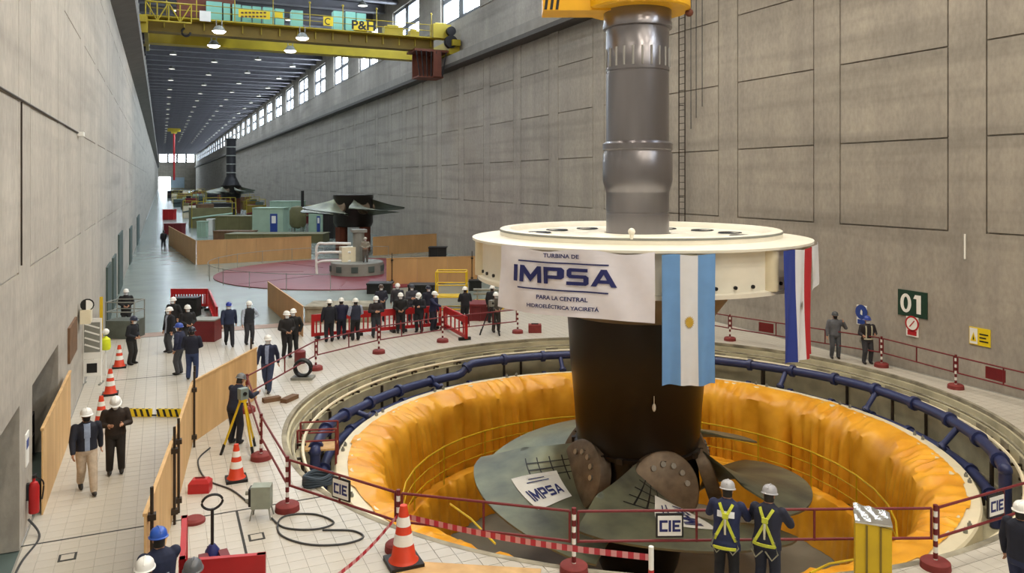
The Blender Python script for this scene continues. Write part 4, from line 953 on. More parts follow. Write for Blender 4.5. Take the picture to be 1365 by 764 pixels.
# information board
p = fl(123, 512); o = thing('information_board', 'white information board stand with striped poster beside the left wall', 'board', p, -TH+.25)
for s_ in (-.26, .26): MB().tube((s_, 0, 0), (s_, 0, 2.1), .025).build('leg', M_WHITE, o); MB().box((s_, 0, .02), (.06, .5, .04)).build('foot', M_GREY, o)
MB().box((0, 0, 1.45), (.56, .04, 1.3)).build('panel', M_WHITE, o)
ps = MB().box((0, -.025, 1.5), (.46, .012, .95)).build('poster', M_GREY, o)
for k in range(4): MB().box((0, -.034, 1.2+.22*k), (.46, .006, .05), M=Matrix.Rotation(.35, 3, 'Y')).build('poster_stripe', M_WHITE, ps)
MB().box((0, -.025, .52), (.5, .03, .52)).build('lower_panel', M_WHITE, o); MB().box((0, -.045, .52), (.3, .01, .3)).build('picture', M_BLACK, o)
o = thing('safety_vest', 'yellow safety vest hanging beside the information board', 'vest', fl(141, 500)); MB().tube((0, 0, 0), (0, 0, 1.25), .02).build('pole', M_WHITE, o); MB().lathe([(.03, 1.3), (.14, 1.2), (.16, .95), (.13, .85)], 12).build('vest', mat('hi_vis', 'd6e02a', .6), o, True); MB().sphere((0, 0, 1.45), .11).build('helmet', M_WHITE, o, True)
# lift basket
p = fl(160, 452); o = thing('lift_basket', 'grey steel work basket with railing by the left wall', 'basket', p, -TH)
MB().box((0, .45, .37), (1.2, .9, .74)).build('basket_body', mat('basket_grey', '5d635c', .6, .2, var=.15), o)
for z in (1.1, 1.5):
    for a, b in (((-.58, 0), (.58, 0)), ((-.58, .9), (.58, .9)), ((-.58, 0), (-.58, .9)), ((.58, 0), (.58, .9))): MB().tube((a[0], a[1], z), (b[0], b[1], z), .022).build('rail', M_GREY, o)
for sx in (-.58, .58):
    for sy in (0, .9): MB().tube((sx, sy, .74), (sx, sy, 1.5), .025).build('post', M_GREY, o)
tag(MB().box((0, 0, .9), (.12, .1, 1.8)).build('yellow_stand', M_YEL, None, loc=fl(135, 455)), 'slim yellow stand against the left wall behind the board', 'stand')
# hazard board on floor between fence and aisle
o = thing('hazard_board', 'yellow and black striped board lying between two cones', 'board', fl(206, 556), -TH-.02)
for k, x0 in enumerate((-.72, .08)):
    MB().box((x0+.32, 0, .12), (.66, .05, .22)).build('board', M_SIGNY, o)
    for i in range(4): MB().add([(x0+.03+.17*i, -.027, .02), (x0+.1+.17*i, -.027, .02), (x0+.04+.17*i, -.027, .22), (x0-.03+.17*i, -.027, .22)], [(0, 1, 2, 3)]).build('black_stripe', M_BLACK, o); MB().add([(x0+.03+.17*i, -.025, .233), (x0+.1+.17*i, -.025, .233), (x0+.1+.17*i, .025, .233), (x0+.03+.17*i, .025, .233)], [(0, 1, 2, 3)]).build('black_stripe', M_BLACK, o)
MB().box((0, 0, .05), (.2, .04, .04)).build('hinge', M_BLACK, o)

# ================================================================== FAR EQUIPMENT
def far(name, label, cat, px, py, rz=0.0, group=None): return thing(name, label, cat, fl(px, py), rz, group)
UNIT = 36.3
# red round deck over the second pit
u2 = Vector((12.5, 55.0, 0)); o = thing('round_deck', 'dull red round deck covering the second turbine pit', 'deck', u2)
MB().lathe([(0, .07), (9.3, .07), (9.35, .05), (9.35, 0)], 96).build('deck_plate', M_PINK, o, True)
for k in range(8):
    a = PI/2*.3+k*PI/4; MB().box((6.3*math.cos(a), 6.3*math.sin(a), .075), (5.6, .06, .02), rz=a).build('deck_seam', M_DRED, o)
rl = thing('deck_railing', 'thin white railing around the red round deck', 'railing', u2)
MB().path([(9.7*math.cos(1.05+3.3*i/40), 9.7*math.sin(1.05+3.3*i/40), 1.0) for i in range(41)], .02, 5).build('rail', M_GREY, rl)
for k in range(13): a = 1.05+3.3*k/12; MB().tube((9.7*math.cos(a), 9.7*math.sin(a), 0), (9.7*math.cos(a), 9.7*math.sin(a), 1.05), .02).build('post', M_GREY, rl)
# plinth with machinery
p = fl(476, 366); o = thing('generator_head', 'grey round generator head with pipes on the red deck', 'machine', p+Vector((0, 0, .08)))
MB().lathe([(0, .85), (1.7, .85), (1.8, .8), (1.85, 0)], 48).build('plinth', M_GREY, o, True)
for k in range(10):
    a = 2*PI*k/10; MB().box((1.84*math.cos(a), 1.84*math.sin(a), .42), (.05, .45, .4), rz=a).build('vent', M_TEAL, o)
MB().box((-.4, .2, 1.35), (1.4, 1.0, 1.0)).build('valve_block', M_CREAM2, o); MB().tube((.1, 0, .85), (.1, 0, 2.9), .4, n=16).build('oil_head', M_GREY, o, True); MB().box((.1, 0, 2.95), (1.0, .9, .2)).build('head_plate', M_GREY, o)
for k, z in enumerate((.3, .9, 1.5)):
    MB().path(pth([Vector((-.5, -.3, z+.6)), Vector((-2.0, .4, z+.6)), Vector((-2.6, .8, z+.4)), Vector((-2.6, .8, 0))], 6), .09, 8).build('pipe', M_WHITE, o, True)
# stored runner and far turbine
def runner(name, label, loc, hubr, z0, zh, R, rot, stand=True, shaft=0):
    o = thing(name, label, 'turbine', loc, rot)
    MB().lathe([(0, z0), (hubr*.92, z0), (hubr, z0+.4), (hubr, z0+zh-.3), (hubr*1.02, z0+zh-.25), (hubr*1.02, z0+zh), (0, z0+zh)], 40).build('hub', M_HUB, o, True)
    for k in range(5):
        az = 2*PI*k/5
        def fn(u, v, az=az):
            c = (v-.5)*2; r = hubr*.9+(R-hubr*.9)*u; half = .5+.12*min(1, u*1.6); r -= .9*max(0, abs(c)-.8)**1.3*u
            return Vector((r*math.cos(az+c*half), r*math.sin(az+c*half), z0+zh*.62-c*(.5*(1-u)**1.4+.25)-.2*u))
        mb = MB(); mb.grid(fn, 12, 12); mb.grid(lambda u, v: fn(u, v)-Vector((0, 0, .08+.2*(1-u)*(1-(2*v-1)**2))), 12, 12); bl = mb.build('blade', M_BLADE, o, True)
        q = Vector((hubr*math.cos(az), hubr*math.sin(az), z0+zh*.62)); nr = Vector((math.cos(az), math.sin(az), .3)).normalized()
        MB().tube(q-nr*.2, q+nr*.06, .62, n=24).build('trunnion_cover', M_TRUN, o, True)
    if stand:
        for k in range(4): a = PI/4+k*PI/2; MB().box((1.5*math.cos(a), 1.5*math.sin(a), z0/2), (.6, .6, z0), rz=a).build('stand_leg', M_RUST, o)
    if shaft: 
        MB().lathe([(hubr*.9, z0+zh), (1.2, z0+zh+1.2), (.92, z0+zh+1.8), (.92, z0+zh+shaft), (1.05, z0+zh+shaft), (1.05, z0+zh+shaft+.3), (0, z0+zh+shaft+.3)], 32).build('shaft', M_DARKM, o, True)
        for k in range(5): MB().lathe([(.95, z0+zh+2.4+1.7*k), (1.0, z0+zh+2.45+1.7*k), (.95, z0+zh+2.6+1.7*k)], 24).build('shaft_band', M_GREY, o, True)
    return o
runner('stored_runner', 'dark turbine runner with bronze blades standing on supports', ondist(471, 334, 71.5)*Vector((1, 1, 0)) if False else Vector((ondist(471, 334, 71.5).x, ondist(471, 334, 71.5).y, 0)), 1.8, 2.3, 2.9, 4.7, 1.25)
runner('distant_turbine', 'distant black turbine with tall ringed shaft far down the hall', Vector((ondist(308, 284, 155).x, ondist(308, 284, 155).y, 0)), 1.9, 3.0, 2.6, 4.6, .4, True, 9.0)
def cont(label, x0, x1, yt, yb, m, name='equipment_container', depth=2.4, door=False, cat='container'):
    a, b = fl(x0, yb), fl(x1, yb); W_ = (b-a).length; zc = F*CAMH/(yb-VY); h = (yb-yt)*zc/F; c = (a+b)/2
    o = thing(name, label, cat, (c.x, c.y, 0), -TH)
    MB().box((0, depth/2, h/2), (W_, depth, h)).build('body', m, o); MB().box((0, depth/2, h+.04), (W_+.15, depth+.15, .1)).build('roof', m, o)
    if door:
        d_ = MB().box((.2*W_, -.02, h*.42), (W_*.24, .05, h*.8)).build('door', M_SIGNB, o); MB().box((.2*W_, -.05, h*.62), (W_*.14, .03, h*.25)).build('door_window', M_WHITE, d_)
    n = max(2, int(W_/1.2))
    for k in range(n+1): MB().box((-W_/2+W_*k/n, -.03, h/2), (.08, .06, h)).build('corner_post', m, o)
    return o
cont('pale green site cabin with blue door behind the plywood hoarding', 337, 377, 278, 317, M_MINT, door=True)
cont('pale green container behind the site cabin', 360, 401, 269, 305, M_MINT)
cont('olive green crate left of the pale green cabin', 288, 334, 289, 314, M_OLIVE, 'equipment_crate', cat='crate')
cont('low brown timber stack below the olive crate', 285, 337, 309, 320, M_BROWN, 'timber_stack', 1.5, cat='timber')
cont('mint electrical cabinet left of the timber stack', 263, 274, 296, 316, M_MINT, 'electrical_cabinet', .8, cat='cabinet')
cont('pale cabinet next to the mint electrical cabinet', 276, 283, 293, 314, M_WHITE, 'electrical_cabinet', .8, cat='cabinet')
cont('white shelter frame right of the olive tank', 412, 430, 283, 312, M_MINT, 'shelter', 1.5, door=True, cat='shelter')
cont('dark equipment block between shelter and runner stand', 431, 444, 284, 318, M_BLACK, 'equipment_block', 1.5, cat='machine')
cont('long low grey machine bed behind the hoarding', 300, 430, 313, 324, M_OLIVE, 'machine_bed', 3.0, cat='machine')
cont('red supply box on the far left aisle', 217, 231, 280, 293, M_RED, 'supply_box', 1.2, cat='box')
cont('red and brown crate at the end of the aisle hoarding', 219, 242, 299, 313, M_DRED, 'supply_crate', 1.2, cat='crate')
cont('low black equipment skid behind the onlookers', 490, 520, 380, 392, M_BLACK, 'equipment_skid', 1.0, cat='machine'); cont('low black pump unit behind the onlookers', 545, 578, 382, 395, M_BLACK, 'pump_unit', 1.0, cat='machine')
cont('dark maroon machine beside the man behind the banner', 627, 652, 408, 428, M_DRED, 'maroon_machine', 1.2, cat='machine'); cont('black case on the hoarding side of the yellow frame', 626, 641, 376, 388, M_BLACK, 'black_case', .6, cat='case')
cont('beige concrete kerb behind the red barriers', 408, 493, 411, 430, M_RIM, 'low_kerb', 1.6, cat='kerb')
cont('black bundled equipment on the wall side by the disc', 572, 594, 331, 345, M_BLACK, 'equipment_bundle', 1.0, cat='machine')
p = fl(397, 308); o = thing('olive_tank', 'olive round tank beside the pale green container', 'tank', p, -TH); MB().lathe([(0, 3.3), (.8, 3.1), (1.05, 2.6), (1.05, .9), (.8, .5), (0, .3)], 24).build('shell', M_OLIVE, o, True)
for k in range(4): a = PI/4+k*PI/2; MB().tube((.8*math.cos(a), .8*math.sin(a), 0), (.8*math.cos(a), .8*math.sin(a), .8), .08).build('leg', M_GREY, o)
MB().tube((.6, 0, 3), (.6, 0, 5.2), .2).build('vent_pipe', M_BLACK, o)
rf = random.Random(5); cols = [M_OLIVE, M_GREY, M_TEAL, M_BROWN, M_DRED, M_MINT, M_CREAM2, M_DARKM, M_SHADE_OCHRE]; cn = ['olive', 'grey', 'teal', 'brown', 'dark red', 'mint', 'cream', 'black', 'ochre']
words = ['near the distant turbine', 'beyond the distant turbine', 'in the left of the far row', 'in the middle of the far row', 'under the far windows', 'near the far aisle']
cnt_ = {}
for k in range(42):
    Y = 116+k*5.2+rf.uniform(-1, 1); X = rf.uniform(5.5, 19.5) if k % 3 else rf.uniform(4.2, 7); ci = (k*4+k//9) % 9
    if abs(Y-ondist(308, 284, 155).y) < 9: continue
    cnt_[ci] = cnt_.get(ci, 0)+1
    o = thing('machine_unit', '%s %s machine in the row behind the pale green site cabin' % (('nearest', 'second nearest', 'third nearest', 'fourth nearest', 'fifth nearest', 'farthest')[cnt_[ci]-1], cn[ci]), 'machine', (X, Y, 0), rf.uniform(-.2, .2), 'machinery far down the hall')
    W_, D_, h = rf.uniform(2, 5.5), rf.uniform(1.5, 3), rf.uniform(.9, 2.9)
    MB().box((0, 0, h/2), (W_, D_, h)).build('body', cols[ci], o); MB().box((rf.uniform(-.8, .8), 0, h+.25), (W_*.4, D_*.6, .5)).build('top_unit', cols[(ci+3) % 9], o)
    MB().tube((-W_/2, -D_/2-.1, h*.5), (W_/2, -D_/2-.1, h*.7), .12).build('pipe', cols[(ci+5) % 9], o)
    for sx in (-1, 1): MB().tube((sx*W_/2, -D_/2, 0), (sx*W_/2, -D_/2, h+.9), .05).build('handrail_post', M_CRANE, o)
    MB().tube((-W_/2, -D_/2, h+.9), (W_/2, -D_/2, h+.9), .04).build('handrail', M_CRANE, o)
# yellow scaffold frame
p = fl(602, 413); o = thing('scaffold_frame', 'yellow scaffold access frame behind the angled barrier', 'scaffold', p, -TH)
for sx in (-.75, .75):
    for sy in (-.5, .5): MB().tube((sx, sy, 0), (sx, sy, 1.95), .035).build('upright', M_YEL, o)
for z in (.1, .7, 1.3, 1.95):
    for sy in (-.5, .5): MB().tube((-.75, sy, z), (.75, sy, z), .03).build('rail', M_YEL, o)
    for sx in (-.75, .75): MB().tube((sx, -.5, z), (sx, .5, z), .03).build('rail', M_YEL, o)
MB().box((0, 0, .72), (1.5, 1.0, .04)).build('deck_board', M_YEL, o)
p = fl(652, 411); o = thing('yellow_skid', 'low yellow steel skid with pipes right of the yellow frame', 'skid', p, -TH); MB().box((0, 0, .2), (1.5, .8, .4)).build('skid_base', M_YEL, o)
for z in (.75, .95): MB().tube((-.8, 0, z), (.8, 0, z), .06).build('pipe', M_GREY, o)
for sx in (-.6, .6): MB().tube((sx, 0, .4), (sx, 0, 1.0), .04).build('support', M_GREY, o)
for k, (px, py) in enumerate(((478, 466), (505, 452))): pass

# ================================================================== PEOPLE
SKIN = mat('skin', 'b98a6e', .55, var=.05); HAIR = mat('hair', '1d1714', .6, var=.1)
def cloth(c): return mat('cloth_'+c, c, .8, var=.12, scale=14)
def hard(c): return mat('helmet_'+c, c, .3, var=.0)
def V(x, y, z): return Vector((x, y, z))
def nz(v): return Vector(v).normalized()
POSE = {  # per side: upper-arm (out, fwd, down), forearm (out, fwd, down); legs: foot offsets
 'stand': dict(a=[((.16, .05, 1), (.05, .22, 1))]*2),
 'walk': dict(a=[((.14, .38, 1), (.02, .6, 1)), ((.14, -.38, 1), (.08, -.1, 1))], f=[(-.02, -.22, .05), (.0, .28, 0)]),
 'phone': dict(a=[((.18, .12, 1), (-.55, .9, -.15))]*2, nod=.45),
 'front': dict(a=[((.18, .05, 1), (-.75, .75, .45))]*2),
 'cross': dict(a=[((.2, .22, 1), (-1, .45, .0))]*2),
 'back': dict(a=[((.2, -.25, 1), (-.55, -.5, .8))]*2),
 'pocket': dict(a=[((.3, -.15, 1), (-.25, .35, 1))]*2),
 'hip': dict(a=[((.16, .05, 1), (.05, .25, 1)), ((.65, -.2, 1), (-.9, .3, .5))]),
 'rail': dict(a=[((.28, .75, .8), (-.25, 1, .15))]*2, lean=.22),
 'survey': dict(a=[((.1, .8, .6), (-.1, 1, -.1))]*2, lean=.28, nod=.1),
 'call': dict(a=[((.16, .05, 1), (.05, .25, 1)), ((.35, .4, .7), (-.45, .35, -1))]),
 'reach': dict(a=[((.1, .9, .5), (0, 1, .25)), ((.16, .05, 1), (.05, .3, 1))], lean=.12),
 'hold': dict(a=[((.2, .1, 1), (.0, 1, .1)), ((.2, .1, 1), (-.5, .9, .0))]),
}
PEOPLE = []
class Body: pass
def make_body(p):
    """collect closed primitives (for fusing) and labelled capsules (for material regions)"""
    B = Body(); P = POSE[p['pose']]; mb = MB(); caps = []
    lean = P.get('lean', 0.0)+p.get('lean', 0); Rl = Matrix.Rotation(-lean, 3, 'X'); piv = V(0, 0, .93)
    T = lambda v: Rl @ (Vector(v)-piv)+piv
    nod = P.get('nod', 0.0)+p.get('nod', 0); turn = p.get('turn', 0.0)
    Rh = Rl @ Matrix.Rotation(turn, 3, 'Z') @ Matrix.Rotation(-nod, 3, 'X'); hp = T((0, 0, 1.5))
    HT = lambda v: Rh @ (Vector(v)-V(0, 0, 1.5))+hp
    B.T, B.HT, B.Rh, B.hp = T, HT, Rh, hp
    fat = p.get('fat', 1.0); coat = p.get('coat', 0)
    tors = [(.80, .150, .105), (.86, .176, .122), (.93, .185, .128), (1.0, .178, .122), (1.1, .172*fat, .118*fat), (1.22, .185, .124), (1.33, .2, .122), (1.40, .2, .108), (1.45, .15, .09), (1.49, .09, .075), (1.53, .06, .06)]
    if coat: tors = [(coat, .2, .14), (coat+.1, .195, .135)]+[t for t in tors if t[0] > coat+.12]
    tors = [(z_, rx*1.13 if z_ < 1.44 else rx, ry*1.18 if z_ < 1.46 else ry) for z_, rx, ry in tors]
    B.tors = tors; n = 18; vs_ = []
    for z, rx, ry in tors:
        for i in range(n): vs_.append(T((rx*math.cos(2*PI*i/n), ry*math.sin(2*PI*i/n), z)))
    fs = [(j*n+i, j*n+(i+1) % n, (j+1)*n+(i+1) % n, (j+1)*n+i) for j in range(len(tors)-1) for i in range(n)]+[tuple(range(n-1, -1, -1)), tuple((len(tors)-1)*n+i for i in range(n))]
    mb.add(vs_, fs)
    for x in (-.09, 0, .09): caps.append((T((x, 0, .96)), T((x, 0, 1.40)), .13, .115, 0))
    def limb(a, b, r0, r1, reg): mb.tube(a, b, r0, r1, 12); mb.sphere(a, r0, 12, 8); mb.sphere(b, r1, 12, 8); caps.append((a, b, r0, r1, reg))
    B.hands = []
    for si, s_ in enumerate((1, -1)):
        ua, fa = P['a'][si]; ua = Rl @ nz((s_*(ua[0]+.1), ua[1], -ua[2])); fa = nz((s_*fa[0], fa[1], -fa[2]))
        sh_ = T((s_*.2, 0, 1.4)); el = sh_+ua*.28; wr = el+fa*.245
        limb(sh_, el, .08, .066, 1); limb(el, wr, .066, .05, 1)
        pc = wr+fa*.055; side = nz(fa.cross(V(s_, .2, .1))); thk = nz(fa.cross(side))
        M3 = Matrix((side, thk, fa)).transposed(); mb.sphere(pc, (.042, .02, .058), 10, 8, M=M3); mb.tube(wr-fa*.01, pc, .028, .03, 10); caps.append((wr+fa*.015, pc+fa*.04, .03, .03, 2))
        B.hands.append((pc, side, thk, fa, s_))
    feet = P.get('f', [(p.get('st', .0)+.02, .0, 0), (p.get('st', .0)+.02, .0, 0)])
    for si, s_ in enumerate((1, -1)):
        dx, dy, lift = feet[si]; hpj = V(s_*.095, 0, .88); an = V(s_*(.095+dx), dy, .085+lift)
        d = an-hpj; L = d.length; l1, l2 = .415, .395
        if L > l1+l2-.002: hpj = hpj+d*(1-(l1+l2-.002)/L); d = an-hpj; L = d.length
        t = (l1*l1-l2*l2+L*L)/(2*L); off = math.sqrt(max(0, l1*l1-t*t)); dn = d.normalized(); fw = nz(V(0, 1, 0)-dn*dn.y); kn = hpj+dn*t+fw*off
        limb(hpj, kn, .11, .086, 3); limb(kn, an+V(0, 0, .03), .086, .072, 3)
        pit_ = -.5 if lift > .02 else 0; Mf = Matrix.Rotation(pit_, 3, 'X')
        mb.sphere(an+Mf @ V(0, .055, -.035), (.048, .135, .05), 12, 8, M=Mf); mb.sphere(an+V(0, -.01, -.02), (.05, .06, .06), 10, 8); caps.append((an+V(0, -.03, -.05), an+V(0, .14, -.06), .05, .045, 4))
    hd = [(1.50, .045, .05, .03), (1.52, .055, .066, .03), (1.555, .066, .083, .02), (1.60, .074, .094, .012), (1.65, .077, .098, .004), (1.69, .073, .094, 0), (1.725, .058, .075, -.003), (1.745, .03, .04, -.003)]
    vs_ = [HT((rx*math.cos(2*PI*i/14), cy+ry*math.sin(2*PI*i/14), z)) for z, rx, ry, cy in hd for i in range(14)]
    mb.add(vs_, [(j*14+i, j*14+(i+1) % 14, (j+1)*14+(i+1) % 14, (j+1)*14+i) for j in range(len(hd)-1) for i in range(14)]+[tuple(range(13, -1, -1)), tuple((len(hd)-1)*14+i for i in range(14))])
    mb.tube(T((0, -.01, 1.44)), HT((0, 0, 1.56)), .06, .055, 12); caps.append((HT((0, 0, 1.56)), HT((0, .01, 1.68)), .085, .09, 5))
    caps.append((T((0, -.01, 1.46)), HT((0, 0, 1.53)), .06, .056, 5))
    mb.add([HT(q) for q in ((-.014, .1, 1.60), (.014, .1, 1.60), (0, .125, 1.602), (0, .1, 1.655), (-.01, .08, 1.63), (.01, .08, 1.63))], [(0, 1, 2), (0, 2, 3), (2, 1, 3), (0, 4, 5, 1), (4, 3, 5), (0, 3, 4), (1, 5, 3)])   # nose
    for s_ in (-1, 1): mb.sphere(HT((s_*.078, -.005, 1.61)), (.012, .024, .034), 8, 6, M=Rh)
    B.mb, B.caps = mb, caps; return B

def person(px, py, face, pose, jacket, trousers, helmet='e8e8e6', label='', mask='e4e8ee', **k):
    PEOPLE.append(dict(px=px, py=py, face=face, pose=pose, jacket=jacket, trousers=trousers, helmet=helmet, label=label, mask=mask, **k))

NAVY, BLK, DNAVY, JEANS, GREYC, BROWNC = '1b2138', '17171a', '14161f', '2f3a55', '55575c', '2c2018'
person(115, 655, 8, 'walk', '191c2a', 'b8a793', label='walking man in white helmet, navy jacket and beige trousers', mask='15151a', shirt='8d9bb5', h=1.76)
person(154, 631, 0, 'phone', BROWNC, '211a15', label='man in white helmet and brown clothes looking at his hands', h=1.76)
person(175, 486, 55, 'front', DNAVY, '22211f', '2a2f45', 'man in dark clothes and dark cap by the left wall cones', lean=.12)
person(168, 437, 5, 'front', BLK, '1b1b1f', label='man in black coat standing behind the grey work basket', coat=.6)
person(226, 470, -60, 'stand', DNAVY, '3f4147', label='man in white helmet and navy jacket at left of the group', shirt='9aa3b5', coat=.78)
person(231, 452, -30, 'pocket', BLK, '232327', label='man half hidden at the back left of the group')
person(250, 466, 20, 'front', BLK, '26262a', label='man in white helmet and black jacket inside the group')
person(239, 499, -115, 'pocket', '1e2440', '45474d', '3550a8', 'man in blue helmet and grey trousers in the group of five', fat=1.1)
person(256, 506, 170, 'front', '171b2e', '2c3a60', '1c1f2e', 'man in dark helmet and blue jeans with his back turned')
person(305, 461, 8, 'walk', '1c2744', '1a1c26', '2b3f9c', 'man in navy work clothes and blue helmet walking alone')
person(332, 459, 20, 'hip', '1d2029', '2f3138', label='man in white helmet and dark vest with pale sleeves', sleeve='a9b3c6')
person(382, 477, 25, 'front', '1a1718', '191719', label='left man of the pair in white helmets and black clothes')
person(391, 473, -10, 'pocket', '18181b', '1a1a1d', label='right man of the pair in white helmets and black clothes')
person(357, 521, -12, 'walk', '1d2440', '353f5c', label='man in white helmet and navy jacket behind the rail post', shirt='8b98b8')
person(313, 592, 140, 'survey', '1c2236', '191b26', '6b6d70', 'surveyor in grey helmet bending to the yellow tripod')
person(439, 456, 195, 'stand', '171a26', '181a24', label='leftmost onlooker in front of the red barriers')
person(455, 453, 175, 'front', '1d1f3c', '191b2c', label='onlooker in navy overalls second from left at the red barriers')
person(474, 454, 200, 'front', '23283c', '17171c', label='onlooker with pale striped sleeves at the red barriers', sleeve='9098ad')
person(501, 450, 15, 'cross', '241d22', '2b3038', label='onlooker with crossed arms facing the camera')
person(534, 444, 5, 'front', '141416', '1a1a1f', label='onlooker in black with hands clasped, facing the camera')
person(559, 443, -25, 'phone', '171923', '181a22', label='onlooker in dark clothes looking down, right part of the row')
person(577, 441, 60, 'reach', '1c2142', '1a1c2c', label='onlooker in navy at the right end leaning on the barrier')
person(508, 429, 20, 'front', '222432', '1c1d26', '4c3c34', 'man in dark cap in the back row behind the barriers')
person(530, 427, -10, 'stand', '33343c', '1f2027', label='man in white helmet in the back row behind the barriers')
person(549, 429, 15, 'cross', '3a3b44', '20212a', '3a3d48', 'man in grey in the back row between two helmets')
person(571, 431, 30, 'stand', '181b2c', '1b1d28', '23263a', 'man in dark helmet at right end of the back row')
person(620, 433, 200, 'hold', '171820', '16171c', label='man in black and white helmet right of the angled barrier')
person(655, 431, 150, 'reach', '16171d', '18191f', label='man in white helmet behind the dark tripod, partly hidden')
person(661, 443, 20, 'front', '4b4640', '33302d', label='man in grey brown overalls beside the dark tripod')
person(1113, 478, 15, 'call', '5d6068', '4b4e55', '4d5055', 'man in grey coverall standing at the right wall', mask='2a2a2e')
person(1156, 485, 25, 'hold', '241f24', '35363d', '33489e', 'man in blue helmet and dark jacket at the right wall', harness='b9b5a0', h=1.72)
person(968, 789, 172, 'rail', '1a2348', '14151c', 'a9a9ad', 'worker with yellow harness and white back patch leaning on rail', harness='c9cf3f', patch=True, mask=None, coat=.72, hb=.76)
person(1022, 797, 165, 'rail', '1c1f33', '1d2233', 'a2a2a8', 'worker with yellow harness at right leaning on rail', harness='c3c944', mask=None, coat=.82, hb=.88)
person(1362, 822, 150, 'stand', '161a2c', '1c2547', label='man in white helmet and navy jacket at the right picture edge', mask=None)
person(214, 873, 195, 'reach', '18203c', '1a2036', '2c58b8', 'man in bright blue helmet and navy jacket at bottom left', mask=None, badge=True)
person(193, 925, 175, 'stand', '20202a', '1c1c22', label='white helmet man cut off at the bottom left edge', mask=None)
person(257, 928, 170, 'stand', '2a2b30', '1c1c22', '55575c', 'grey helmet man cut off at the bottom edge', mask=None)
person(218, 331, 190, 'walk', '15151a', '17171c', '2a2c33', 'far dark figure walking down the aisle')
person(487, 368, 0, 'front', '8a8578', '5b5650', 'b9b4a6', 'man in pale grey overalls on the generator head', z=.93)

jobs = []
for p in PEOPLE:
    B = make_body(p); me = B.mb.mesh('body_src', SKIN); o = bpy.data.objects.new('body_src', me); COL.objects.link(o)
    md = o.modifiers.new('r', 'REMESH'); md.mode = 'VOXEL'; sc = (p['py']-VY)
    md.voxel_size = .013 if sc > 300 else (.017 if sc > 200 else .022)
    ms = o.modifiers.new('s', 'SMOOTH'); ms.iterations = 3; ms.factor = .5
    jobs.append((p, B, o))
bpy.context.view_layer.update(); dg = bpy.context.evaluated_depsgraph_get()
def seg_d(Pn, a, b, r0, r1):
    a = np.array(a); b = np.array(b); ab = b-a; t = np.clip(((Pn-a) @ ab)/(ab @ ab), 0, 1)
    return np.linalg.norm(Pn-(a+t[:, None]*ab), axis=1)-(r0+(r1-r0)*t)
helm = MB()
helm.lathe([(.0, .135), (.05, .13), (.09, .112), (.118, .08), (.130, .04), (.134, .0), (.150, -.012), (.150, -.02), (.128, -.014), (.124, 0)], 24)
helm.v = [(x*.83, y*1.0+(.035*max(0, y)/.15 if z < 0 else 0), z*.93) for x, y, z in helm.v]
HELM = {}
def helmet_mesh(c):
    if c not in HELM: HELM[c] = helm.mesh('helmet', hard(c), True)
    return HELM[c]
rdg = MB(); rdg.path([Vector((0, -.12+.24*i/8, .126-.06*(abs(i-4)/4)**2.2)) for i in range(9)], .012, 6)
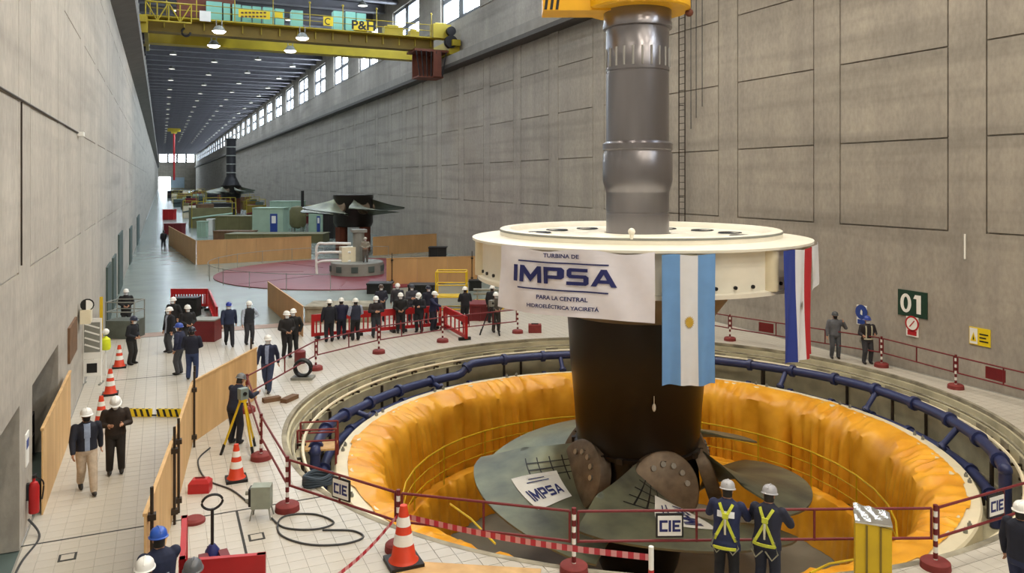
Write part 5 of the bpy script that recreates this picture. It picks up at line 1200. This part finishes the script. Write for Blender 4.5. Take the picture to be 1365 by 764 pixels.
for p, B, src in jobs:
    me = bpy.data.meshes.new_from_object(src.evaluated_get(dg)); bpy.data.objects.remove(src); me.name = 'body'
    n = len(me.polygons); cen = np.zeros(n*3); me.polygons.foreach_get('center', cen); cen = cen.reshape(-1, 3)
    D = np.stack([seg_d(cen, *c[:4]) for c in B.caps]); reg = np.array([c[4] for c in B.caps])[D.argmin(0)]
    hem = p.get('coat', .90)
    mats = [cloth(p['jacket']), cloth(p.get('sleeve', p['jacket'])), SKIN, cloth(p['trousers']), mat('shoe', '1a1614', .6, var=.1), SKIN, cloth(p.get('shirt', p['jacket'])), mat('eye', '0c0b0b', .2, var=0)]
    Tinv = B.T((0, 0, 1.2)); up = np.array(B.T((0, 0, 1.4))-B.T((0, 0, 1.0))); up /= np.linalg.norm(up)
    z = cen[:, 2]; idx = reg.copy()
    idx[(reg == 3) & (z > hem)] = 0; idx[(reg == 0) & (z < hem)] = 3
    base = np.array(B.T((0, 0, 1.49))); idx[(reg == 5) & ((cen-base) @ up < 0.012)] = 0
    if p.get('shirt'): idx[((idx == 0) | (idx == 5)) & (cen[:, 1] > .05) & (np.abs(cen[:, 0]) < .06-(1.45-z)*.03) & (z > hem) & (z < 1.47)] = 6
    me.materials.clear()
    for m in mats: me.materials.append(m)
    me.polygons.foreach_set('material_index', idx.astype(np.int32)); me.polygons.foreach_set('use_smooth', np.ones(n, dtype=bool))
    # fingers and eyes joined into the same body mesh
    ex = MB()
    for pc, side, thk, fa, s_ in B.hands:
        for q, (o_, L) in enumerate(((-.027, .062), (-.009, .075), (.009, .07), (.026, .055))):
            a = pc+fa*.045+side*o_; b = a+fa*L*.55+thk*.006*s_; c = b+(fa*.8+thk*.55*s_).normalized()*L*.5
            ex.path([a, b, c], .0088, 6, 2)
        a = pc-fa*.02+side*.035; b = a+(side*.6+fa*.7).normalized()*.035; ex.path([a, b, b+fa*.028], .0098, 6, 2)
    for s_ in (-1, 1): ex.sphere(B.HT((s_*.032, .093, 1.632)), (.013, .008, .008), 8, 6, 7, M=B.Rh)
    bm = bmesh.new(); bm.from_mesh(me); xm = ex.mesh('x', mats, True); bm.from_mesh(xm); bm.to_mesh(me); bm.free(); bpy.data.meshes.remove(xm)
    loc = fl(p['px'], p['py']); s_ = p.get('h', 1.74)/1.80
    if p.get('z'): loc = fl(p['px'], p['py'])+Vector((0, 0, p['z']))
    tocam = math.atan2(-loc.y, -loc.x); rz = tocam-PI/2+math.radians(p['face'])
    root = thing('person', p['label'], 'person', loc, rz, 'people in the turbine hall'); root.scale = (s_*1.06, s_*1.06, s_)
    obj('body', me, root)
    ho = obj('helmet', helmet_mesh(p['helmet']), root); ho.rotation_euler = B.Rh.to_euler(); ho.location = B.HT((0, .005, 1.662))
    ro = rdg.build('helmet_ridge', hard(p['helmet']), ho, True)
    # hair below the helmet at the back
    hm = MB().grid(lambda u, v: B.HT((.081*math.cos(PI+PI*u)*(1-.12*(1-v)), .0+.103*math.sin(PI+PI*u)*(1-.1*(1-v)), 1.52+.15*v)), 12, 4); hm.build('hair', HAIR, root, True)
    if p['mask']:
        mk_ = MB().grid(lambda u, v: B.HT(((.074-.018*(1-v))*math.cos(.35+2.44*u)*1.06, .022+(.086-.012*(1-v))*math.sin(.35+2.44*u)*1.12+.02*math.sin(PI*u)**6*v, 1.513+.10*v)), 12, 5); mk_.build('face_mask', cloth(p['mask']), root, True)
    if p.get('harness'):
        H = cloth(p['harness'])
        def tp(x, zz, sgn=-1, off=.02):
            ts = B.tors; 
            for (z0, a0, b0), (z1, a1, b1) in zip(ts[:-1], ts[1:]):
                if z0 <= zz <= z1: t = (zz-z0)/(z1-z0); rx, ry = a0+(a1-a0)*t, b0+(b1-b0)*t; break
            return B.T((x, sgn*(ry*math.sqrt(max(.05, 1-(x/rx)**2))+off), zz))
        def strap(pts, name, wd=.022):
            mb = MB(); nb_ = []
            for i, (x, zz, sg) in enumerate(pts): nb_.append(tp(x, zz, sg))
            for a, b in zip(nb_[:-1], nb_[1:]):
                d = (b-a).normalized(); sd = d.cross(V(0, 1, .2)).normalized()*wd; nn = d.cross(sd).normalized()*.006
                mb.add([a-sd-nn, a+sd-nn, b+sd-nn, b-sd-nn, a-sd+nn, a+sd+nn, b+sd+nn, b-sd+nn], [(0, 1, 2, 3), (4, 7, 6, 5), (0, 4, 5, 1), (1, 5, 6, 2), (2, 6, 7, 3), (3, 7, 4, 0)])
            mb.build(name, H, root)
        for sx in (-1, 1):
            strap([(sx*(.10-.26*i/8), 1.43-.56*i/8, -1) for i in range(9)], 'harness_strap'); strap([(sx*.10, 1.43-.45*i/6, 1) for i in range(7)], 'harness_strap')
        for sg in (-1, 1): strap([(-.165+.33*i/8, p.get('hb', .95), sg) for i in range(9)], 'harness_belt', .025)
        MB().box(tp(0, 1.25, -1, .03), (.09, .03, .08)).build('harness_plate', H, root)
        a = tp(0, 1.2, -1, .04); MB().path([a, a-V(0, .01, .1), a-V(0, .01, .24)], .018, 6).build('lanyard', cloth('c9c6b0'), root, True)
        for sx in (-1, 1): MB().path([tp(sx*.15, .95, -1, .04)+V(0, 0, 0), V(sx*.2, -.13, .8), V(sx*.12, -.17, .7), V(sx*.02, -.16, .82)], .012, 6).build('rope_loop', cloth('8d8a78'), root, True)
        if p.get('patch'): MB().grid(lambda u, v: tp(-.13+.26*u, 1.22+.1*v, -1, .008), 8, 3).build('back_patch', cloth('dfe2ea'), root)
    if p.get('badge'): MB().box(B.T((.06, -.13, 1.15)), (.04, .012, .05)).build('badge', cloth('cfd6e6'), root)
